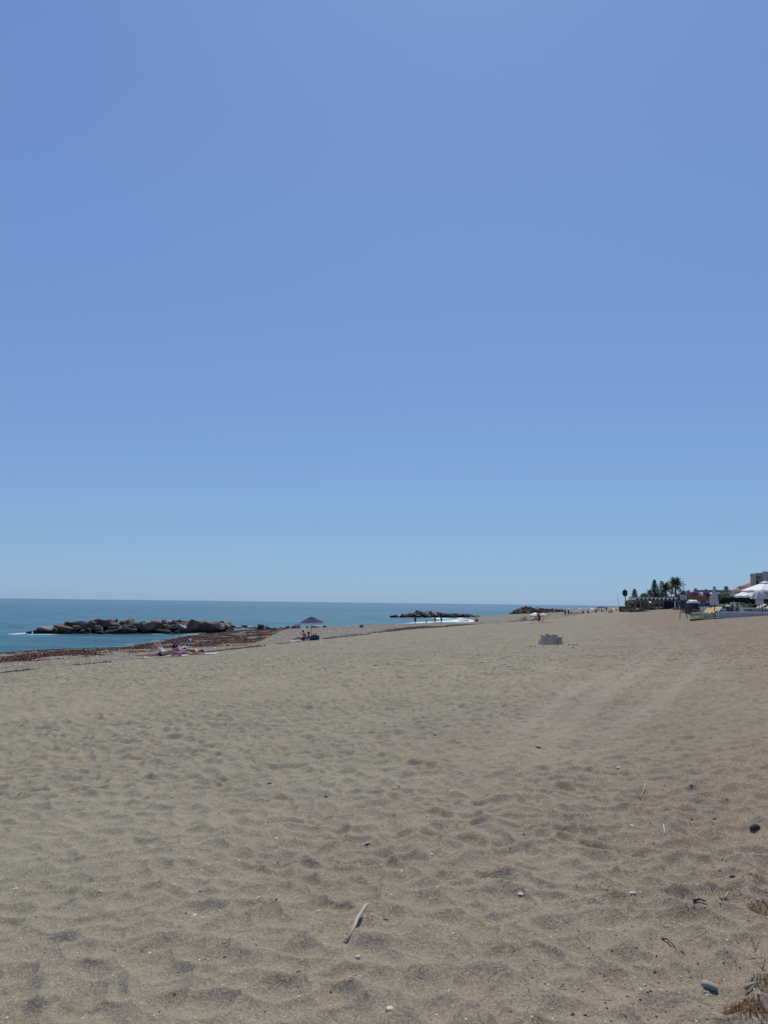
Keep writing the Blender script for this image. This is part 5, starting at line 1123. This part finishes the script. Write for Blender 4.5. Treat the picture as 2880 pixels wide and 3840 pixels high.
p = P(2751, 2214, 104); kk = 104/FPX; zz = zat(2751, 2195, 104)-p.z; ant = thing('antenna_post', 'spiky antenna post left of the lower red roof', 'antenna', (p.x, 110, p.z)); MB().tube([(0, 0, -3), (0, 0, zz)], .04, 5).build('pole', mst2, ant)
for z, w2 in ((.35, .5), (.65, .4), (.85, .22)): MB().box((0, 0, zz*z), (w2, .12, .16)).build('bracket', mst2, ant)
D = 108; kk = D/FPX; b_ = base_at(2860, D); tb = thing('stepped_building', 'tall stepped grey beige building at the right edge with a wall air conditioner', 'building', b_); mgb = mat('render_grey', (.55, .52, .45), (.48, .45, .39), 1.2, .9, .15)
def zz_(py): return zat(2860, py, D)-b_.z
tb.rotation_euler = (0, 0, -.46)
for xa, xb, yt, dy in ((2826, 2842.5, 2153, 0), (2842.5, 2866, 2150, .5), (2866, 2960, 2146, -.4)):
    a, b2 = (xa-2860)*kk, (xb-2860)*kk; H = zz_(yt); MB().box(((a+b2)/2, 4+dy, H/2), (b2-a-.006, 8, H)).build('block', mgb, tb); MB().box(((a+b2)/2, 4+dy, H+.05), (b2-a+.12, 8.2, .1)).build('coping', mwht, tb)
a = (2826-2860)*kk; MB().add([(a-.45, 0, 0), (a, 0, 0), (a, 0, zz_(2153)), (a-.45, 8, 0), (a, 8, 0), (a, 8, zz_(2153))], [(0, 1, 2), (3, 5, 4), (0, 2, 5, 3)]).build('buttress', mgb, tb)
wn = MB().box(((2845-2860)*kk, .46, zz_(2184)), (.34, .1, .62)).build('window', mat('glass_dark', (.03, .035, .04)), tb); MB().box(((2845-2860)*kk, .40, zz_(2192)), (.42, .1, .06)).build('sill', mwht, wn)
ac = MB().box(((2850-2860)*kk, .30, zz_(2164)), (.40, .35, .30)).build('air_conditioner', mat('ac_grey', (.16, .16, .15), None, 6, .6), tb); MB().lathe([(.001, 0), (.11, 0), (.11, .02), (.001, .02)], 10).build('fan_grille', mat('post_dark', (.06, .05, .05)), ac)
wn2 = MB().box(((2900-2860)*kk, -.45, zz_(2170)), (1.2, .1, 1.1)).build('window', mat('glass_dark', (.03, .035, .04)), tb); MB().box(((2900-2860)*kk, -.5, zz_(2170)-.6), (1.35, .14, .07)).build('sill', mwht, wn2)
# dark clipped hedge: blocks side by side
for i in range(9):
    xa = 2697+i*21.5; d = 84; kk = d/FPX; b_ = base_at(xa+10, d); H = zat(xa, 2240 if i < 3 else 2237, d)-b_.z; r_ = random.Random(500+i); V = []; F = []; W = 21.5*kk
    for j in range(900):
        f = r_.random(); x, y, z = r_.uniform(-W/2, W/2)*.98, r_.uniform(-.5, .5), r_.uniform(0, H)
        if f < .55: y = -.5+r_.gauss(0, .04)
        elif f < .8: z = H+r_.gauss(0, .05)
        quads(V, F, Vector((x, y, z)), .075, r_)
    me = bpy.data.meshes.new('foliage'); me.from_pydata(V, [], F); mhd = mat('hedge_dark', (.040, .058, .028), (.020, .030, .016), .7, .7, island=.9); t_ = thing('hedge_shrub', ('first', 'second', 'third', 'fourth', 'fifth', 'sixth', 'seventh', 'eighth', 'ninth')[i]+' dark clipped hedge block from the left behind the terrace furniture', 'hedge', b_, 0, 'clipped hedge behind the terrace'); link('foliage', me, mhd, t_)
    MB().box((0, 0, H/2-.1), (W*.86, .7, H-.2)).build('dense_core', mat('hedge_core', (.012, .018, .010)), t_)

# ------------------------------------------------------------------ terrace
mtw = mat('terrace_wall', (.50, .50, .50), (.42, .42, .43), 1.5, .85, .2)
Tl, Tr = at_ground(2708, 2321), at_ground(2880, 2308); dirT = (Tr-Tl); dirT.z = 0; dirT.normalize(); ztop = zat(2712, 2297, Tl.y)
back = Vector((-dirT.y, dirT.x, 0)); Tr2 = Tl+dirT*14; LT = 14
te = thing('terrace', 'raised paved terrace with a white painted edge wall along the sand', 'terrace', (Tl.x, Tl.y, ztop-2), math.atan2(dirT.y, dirT.x))
te.rotation_euler = (0, 0, 0); rd = Vector((Tl.x, Tl.y, 0)).normalized(); D0 = dirT*LT
nb_ = 7
for i in range(nb_):
    c = dirT*((i+.5)*LT/nb_); MB().box((c.x-dirT.y*.12, c.y+dirT.x*.12, 1.0), (LT/nb_-.012, .24, 2.0), math.atan2(dirT.y, dirT.x)).build('wall_panel', mtw, te)
c = D0/2; MB().box((c.x-dirT.y*.12, c.y+dirT.x*.12, 2.03), (LT, .30, .06), math.atan2(dirT.y, dirT.x)).build('coping', mwht, te)
q4 = [Vector((-dirT.y, dirT.x, 0))*.25+dirT*.0, D0+Vector((-dirT.y, dirT.x, 0))*.25, D0+rd*22, rd*22]
MB().add([(p.x, p.y, z) for z in (-1, 1.94) for p in q4], [(3, 2, 1, 0), (4, 5, 6, 7), (0, 1, 5, 4), (1, 2, 6, 5), (2, 3, 7, 6), (3, 0, 4, 7)]).build('deck', mat('paving', (.30, .28, .25), (.25, .23, .20), 2, .9), te)
def T3(px, d): # a point on the terrace floor
    p = P(px, 2290, d); return Vector((p.x, d, ztop-.05))
mgrass = mat('turf_mat', (.10, .16, .05), (.07, .12, .035), 25, .95, .4)
G0 = at_ground(2589, 2331); pl = thing('platform', 'low dark platform topped with a bright green artificial turf mat', 'platform', G0)
zg = .13; C0 = Vector((0, 0, zg)); C1 = Tl-G0+rd*.3; C1.z = P(2706, 2318, C1.y+G0.y).z-G0.z; C3 = P(2598, 2309, 61.5)-G0; C2 = P(2730, 2305, 62.5)-G0
angp = math.atan2(C1.y, C1.x)
mdkw = mat('platform_dark', (.045, .042, .04), (.03, .028, .028), 3, .85, .2)
def slab(nm, a_, b_, m_):
    n_ = Vector((b_.y-a_.y, a_.x-b_.x, 0)).normalized()*.05
    MB().add([a_, b_, b_-Vector((0, 0, .9)), a_-Vector((0, 0, .9)), a_-n_, b_-n_, b_-n_-Vector((0, 0, .9)), a_-n_-Vector((0, 0, .9))], [(0, 1, 2, 3), (5, 4, 7, 6), (0, 4, 5, 1), (3, 2, 6, 7), (0, 3, 7, 4), (1, 5, 6, 2)]).build(nm, m_, pl)
slab('front_board', C0, C1, mdkw); slab('side_board', C3, C0, mdkw)
q4 = [C0, C1, C2, C3]; up_ = Vector((0, 0, .012)); MB().add([p+up_ for p in q4]+[p-Vector((0, 0, .03)) for p in q4], [(0, 1, 2, 3), (7, 6, 5, 4), (0, 4, 5, 1), (1, 5, 6, 2), (2, 6, 7, 3), (3, 7, 4, 0)]).build('turf_mat', mgrass, pl)
# loungers
myel = mat('lounger_yellow', (.62, .40, .09), (.55, .34, .07), 4, .6); mpl = mat('plastic_white', (.70, .70, .66), (.62, .62, .58), 4, .5)
def lounger(loc, rz, label, slat_m, back_deg=35, L=1.9, group='white framed loungers'):
    t_ = thing('sun_lounger', label, 'sun lounger', loc, rz, group); z0 = .36; y2 = .31
    for y in (-y2, y2): MB().box((L*.31, y, z0), (L*.66, .05, .06)).build('side_rail', mpl, t_)
    for i in range(9): MB().box((.06+i*.13, 0, z0+.02), (.105, .58, .022)).build('slat', slat_m, t_)
    for x_ in (.30, .86): MB().box((x_, 0, z0+.065), (.53, .56, .06)).build('cushion', slat_m, t_)
    M_ = Matrix.Rotation(-R(back_deg), 3, 'Y'); h0 = Vector((L*.64, 0, z0+.02))
    for y in (-y2, y2): MB().box(h0+M_ @ Vector((.35, 0, 0))+Vector((0, y, 0)), (.74, .05, .05), M=M_).build('back_rail', mpl, t_)
    for i in range(5): MB().box(h0+M_ @ Vector((.08+i*.145, 0, .012)), (.115, .58, .022), M=M_).build('back_slat', slat_m, t_)
    for x, s in ((.12, 1), (.42, -1), (1.0, 1), (1.30, -1)):
        for y in (-y2, y2): MB().tube([(x-.12*s*-1 if 0 else x, y, z0-.02), (x+.13*s, y, 0)], .028, 6).build('leg', mpl, t_)
    MB().box((.0, 0, z0), (.05, .66, .05)).build('foot_rail', mpl, t_); return t_
def PL(px, d): # a point on the sloping mat
    p = P(px, 2320, d); q = min(1, max(0, (d-54.6)/7)); return Vector((p.x, d, G0.z+C0.z*(1-q)+C3.z*q+.02))
L1 = lounger(PL(2605, 55.8), angp+.02, 'yellow slatted lounger nearest the sand on the green mat', myel, 38)
L2 = dup(L1, PL(2622, 57.2), angp+.02, 'yellow slatted lounger second from the sand on the green mat')
L3 = dup(L1, PL(2636, 58.6), angp+.02, 'yellow slatted lounger farthest from the sand on the green mat')
mgy = mat('lounger_grey', (.50, .50, .48), (.42, .42, .40), 4, .6)
for i, (px, d, lb) in enumerate(((2792, 62.5, 'white lounger farthest left on the terrace'), (2824, 63.2, 'white lounger in the middle of the terrace row'), (2852, 64, 'white lounger farthest right on the terrace'))):
    if i == 0: L4 = lounger(T3(px, d), .12, lb, mgy, 30)
    else: dup(L4, T3(px, d), .12, lb)
# parasols
mcv = mat('parasol_cream', (.60, .58, .52), (.54, .52, .46), 5, .85); mwc = mat('parasol_white', (.80, .79, .76), (.76, .75, .71), 5, .85); mbrn = mat('parasol_pole', (.06, .035, .025), None, 6, .7)
def closed_parasol(base, ztop_, zbot, r0, label):
    H = ztop_-base.z; Hb = zbot-base.z; t_ = thing('closed_parasol', label, 'parasol', base)
    MB().tube([(0, 0, 0), (0, 0, H)], .032, 8).build('pole', mbrn, t_)
    prof = [(r0*1.05, Hb), (r0*1.08, Hb+.25*(H-Hb)), (r0*.92, Hb+.5*(H-Hb)), (r0*.62, Hb+.75*(H-Hb)), (r0*.42, Hb+.86*(H-Hb)), (r0*.5, Hb+.88*(H-Hb)), (r0*.12, H)]
    MB().lathe(prof, 32, ang=lambda k, z: 1+.20*math.cos(8*2*math.pi*k/32+z*1.3)+.06*math.sin(5*k+z*2)).build('folded_canopy', mcv, t_, True)
    MB().ell((0, 0, H+.03), (.04, .04, .07), 8, 6).build('finial', mpl, t_, True); MB().lathe([(.001, .08), (.24, .06), (.26, 0)], 14).build('foot', mat('foot_grey', (.3, .3, .3), None, 5, .8), t_); return t_
b_ = PL(2682, 56.0); closed_parasol(b_, zat(2682, 2209, 56), zat(2682, 2268, 56), 11*56/FPX, 'tall closed cream parasol rising over the yellow loungers')
b_ = T3(2671, 60); closed_parasol(b_, zat(2671, 2230, 60), zat(2671, 2262, 60), 6*60/FPX, 'smaller closed parasol half hidden behind the tall closed one')
# half open one: skirt hanging wide then narrow
b_ = T3(2850, 61); kk = 61/FPX; H = zat(2850, 2212, 61)-b_.z; h1_ = zat(2850, 2246, 61)-b_.z; h2_ = zat(2850, 2266, 61)-b_.z
t_ = thing('half_closed_parasol', 'half closed cream parasol with a hanging skirt, in front of the open white ones', 'parasol', b_)
MB().lathe([(29*kk, h1_), (26*kk, h1_+.25*(H-h1_)), (19*kk, h1_+.6*(H-h1_)), (13*kk, h1_+.88*(H-h1_)), (2*kk, H)], 40, ang=lambda k, z: 1+.13*math.cos(8*2*math.pi*k/40)).build('canopy', mcv, t_, True)
MB().lathe([(13*kk, h2_), (14*kk, h1_), (10*kk, H-.2)], 32, ang=lambda k, z: 1+.15*math.cos(6*2*math.pi*k/32)).build('inner_skirt', mcv, t_, True)
for x in (0, 8*kk): MB().tube([(x, 0, 0), (x, 0, H*.85)], .035, 7).build('pole', mbrn, t_)
def open_parasol(px, d, ap, rimy, half, label, tilt=0):
    b_ = T3(px, d); kk = d/FPX; H = zat(px, ap, d)-b_.z; hr_ = zat(px, rimy, d)-b_.z; s = half*kk; t_ = thing('open_parasol', label, 'parasol', b_, tilt)
    cn = [(-s, -s), (0, -s*1.0), (s, -s), (s, 0), (s, s), (0, s), (-s, s), (-s, 0)]
    for i in range(8):
        (x_, y_), (x2, y2_) = cn[i], cn[(i+1) % 8]; V = []
        n = 5
        for a in range(n+1):
            q = a/n
            for c in range(n+1):
                e = c/n; X_ = (x_*(1-e)+x2*e)*q; Y_ = (y_*(1-e)+y2_*e)*q; V.append((X_, Y_, H-(H-hr_)*(q**1.12)-.06*math.sin(math.pi*e)*q))
        mb = MB().add(V, [(a*(n+1)+c, (a+1)*(n+1)+c, (a+1)*(n+1)+c+1, a*(n+1)+c+1) for a in range(n) for c in range(n)]); e_ = V[-(n+1):]; mb.add([p for q in e_ for p in (q, (q[0], q[1], q[2]-.16))], [(2*i_, 2*i_+1, 2*i_+3, 2*i_+2) for i_ in range(n)]); mb.build('canopy_panel', mwc, t_, True)
    MB().add([(-.3, -.3, H-.02), (.3, -.3, H-.02), (.3, .3, H-.02), (-.3, .3, H-.02), (0, 0, H+.12)], [(0, 1, 4), (1, 2, 4), (2, 3, 4), (3, 0, 4)]).build('vent_cap', mwc, t_)
    MB().tube([(0, 0, 0), (0, 0, H)], .04, 8).build('pole', mbrn, t_)
    for i in range(8):
        x_, y_ = cn[i]; MB().tube([(0, 0, H-.12), (x_*.5, y_*.5, H-(H-hr_)*.46-.04), (x_*.97, y_*.97, hr_-.0)], .015, 4).build('rib', mbrn, t_)
    return t_
open_parasol(2808, 70, 2212, 2233, 34, 'smaller open white parasol, left of the biggest one', .25)
open_parasol(2874, 66, 2184, 2213, 58, 'biggest open white parasol at the right edge of the picture', .15)
open_parasol(2950, 72, 2190, 2213, 50, 'open white parasol beyond the right edge of the biggest one', .1)
# planters, shrubs, furniture
mpt = mat('planter_grey', (.16, .16, .155), (.12, .12, .118), 3, .85, .2)
def planter(px, d, y0, y1, wp, lb, z=None):
    b_ = T3(px, d) if z is None else z; kk = d/FPX; H = zat(px, y0, d)-b_.z; W = wp*kk; t_ = thing('planter', lb, 'planter', b_)
    for s in (-1, 1): MB().box((0, s*.3, H/2), (W, .05, H)).build('side', mpt, t_); MB().box((s*(W/2-.025), 0, H/2), (.05, .548, H)).build('end', mpt, t_)
    MB().box((0, 0, H-.08), (W-.1, .55, .04)).build('soil', mat('soil', (.06, .045, .035)), t_); return b_, H
planter(2748, 61, 2278, 2294, 32, 'long grey planter box on the terrace left of the oleanders')
b_, H = planter(2722, 62, 2277, 2293, 18, 'short grey planter box at the left end of the terrace')
b6 = Vector((P(2606, 2300, 63.5).x, 63.5, gz(P(2606, 2300, 63.5).x, 63.5))); planter(2606, 63.5, 2294, 2308, 19, 'square dark grey planter at the back left corner of the green mat', b6)
mfern = mat('fern_yellow', (.22, .24, .05), (.12, .16, .035), 2, .7, island=.7)
for i, (px, d, y0, y1, wp, m_, lb) in enumerate(((2738, 61, 2260, 2279, 44, mfern, 'yellow green spreading cycad in the long grey planter'), (2716, 62, 2263, 2279, 24, mleaf2, 'green feathery plant in the short grey planter'), (2778, 64, 2254, 2282, 34, mleaf2, 'left oleander bush before the dark hedge'), (2808, 65, 2256, 2282, 34, mleaf2, 'right oleander bush before the dark hedge'), (2842, 64, 2268, 2280, 14, mfern, 'small yellow green plant by the orange chair'))):
    p = P(px, y1, d); kk = d/FPX; h_ = zat(px, y0, d)-p.z; t_ = thing('terrace_plant', lb, 'plant', (p.x, d, p.z if i < 2 else ztop-.03)); h_ = h_ if i < 2 else zat(px, y0, d)-ztop
    if i < 2:
        for j in range(26): o = link('frond', FR[(2726, j % 3)] if 0 else (FR.setdefault(('f', i, j % 3), frond_mesh(wp*kk*.5, .5+.5*(j % 3), j+i*9, .14, 10))), m_, t_); o.rotation_euler = (0, -R(55-60*j/26), j*2.4)
    else: link('foliage', crown_mesh('foliage', wp*kk, h_, 1100, .035, 700+i, zc=.5), m_, t_); MB().tube([(0, 0, 0), (.05, 0, h_*.6)], [.03, .015], 5).build('stem', mtrunk, t_)
def plastic_chair(loc, rz, lb, m_=None, group=None):
    m_ = m_ or mpl; t_ = thing('terrace_chair', lb, 'chair', loc, rz, group); MB().box((0, 0, .43), (.44, .44, .03)).build('seat', m_, t_)
    for i in range(5): MB().box((-.16+.08*i, .22+.0, .66), (.05, .025, .40), M=Matrix.Rotation(-.15, 3, 'X')).build('back_slat', m_, t_)
    MB().box((0, .26, .88), (.44, .03, .07)).build('back_rail', m_, t_)
    for x in (-.2, .2):
        for y in (-.2, .2): MB().box((x, y, .21), (.045, .045, .42)).build('leg', m_, t_)
        MB().box((x*1.1, 0, .65), (.05, .44, .03)).build('armrest', m_, t_)
    return t_
def G3(px, d): p = P(px, 2290, d); return Vector((p.x, d, gz(p.x, d)+.02))
c1 = plastic_chair(G3(2644, 60), 2.6, 'white plastic chair farthest left, behind the yellow loungers')
dup(c1, G3(2654, 61), 2.2, 'white plastic chair right beside the leftmost one, behind the yellow loungers'); dup(c1, G3(2640, 64), .6, 'white plastic chair behind the leftmost white chair'); dup(c1, T3(2764, 61), 1.2, 'white plastic chair at the end of the long planter')
def table(loc, W, H, lb, m_):
    t_ = thing('terrace_table', lb, 'table', loc); MB().box((0, 0, H-.02), (W, .7, .04)).build('table_top', m_, t_)
    for x in (-W/2+.05, W/2-.05):
        for y in (-.3, .3): MB().box((x, y, H/2-.03), (.05, .05, H-.05)).build('leg', m_, t_)
table(G3(2660, 59), 1.1, .62, 'grey white table among the white plastic chairs', mgy); table(T3(2758, 60.4), .5, .85, 'tall narrow white table right of the long planter', mpl); table(T3(2822, 68), 1.4, .75, 'white table before the right oleander bush', mpl)
mor = mat('orange_cloth', (.62, .32, .06), None, 5, .8)
plastic_chair(T3(2864, 66), .2, 'orange yellow chair behind the half closed parasol', mor); plastic_chair(T3(2876, 66), -.3, 'orange yellow chair at the right edge of the picture', mor); plastic_chair(T3(2758, 65), .2, 'orange chair behind the yellow green cycad', mor)
f_ = thing('picket_fence', 'short white picket railing behind the short planter', 'fence', T3(2706, 66)); kk = 66/FPX; H = zat(2706, 2263, 66)-ztop
for i in range(10): MB().box((-.35+i*.085*1.1, 0, H/2), (.035, .03, H)).build('picket', mpl, f_)
for z in (.15, .88): MB().box((.07, .03, H*z), (.98, .025, .05)).build('rail', mpl, f_)
b_ = T3(2730, 60); t_ = thing('waste_bin', 'small dark green bin with a white lid on the terrace', 'bin', b_); MB().lathe([(.001, 0), (.17, 0), (.20, .5), (.001, .5)], 12).build('bin_body', mat('bin_green', (.03, .08, .06), None, 5, .6), t_); MB().lathe([(.21, .5), (.20, .58), (.001, .64)], 12).build('lid', mpl, t_)
b_ = T3(2712, 59.5); for_ = MB().ell((0, 0, .15), (.30, .2, .18), 10, 7).build('towel_pile', mat('towel_blue', (.16, .28, .38), None, 5, .9), None, True); for_.location = b_; tag(for_, 'pale blue towel pile at the left end of the terrace', 'towels')
b_ = T3(2781, 61); t_ = thing('white_cone_lamp', 'small white cone on the terrace before the left oleander', 'cone', b_); MB().lathe([(.20, 0), (.17, .05), (.05, .5), (.03, .62)], 12).build('cone', mpl, t_); MB().box((0, 0, .02), (.42, .42, .04)).build('foot', mpl, t_)
for i, (px, py, lb) in enumerate(((2703, 2319, 'white stone at the corner where the green platform meets the terrace wall'), (2758, 2316, 'round white stone at the foot of the terrace wall'), (2590, 2285, 'white stone in the dry scrub left of the square planter'))):
    q = at_ground(px, py); kk = q.y/FPX; o = put_rock(None, q+Vector((0, 0, .06)), 9*kk, .2, 5*kk, 'w', 'stone'); tag(o, lb, 'stone')
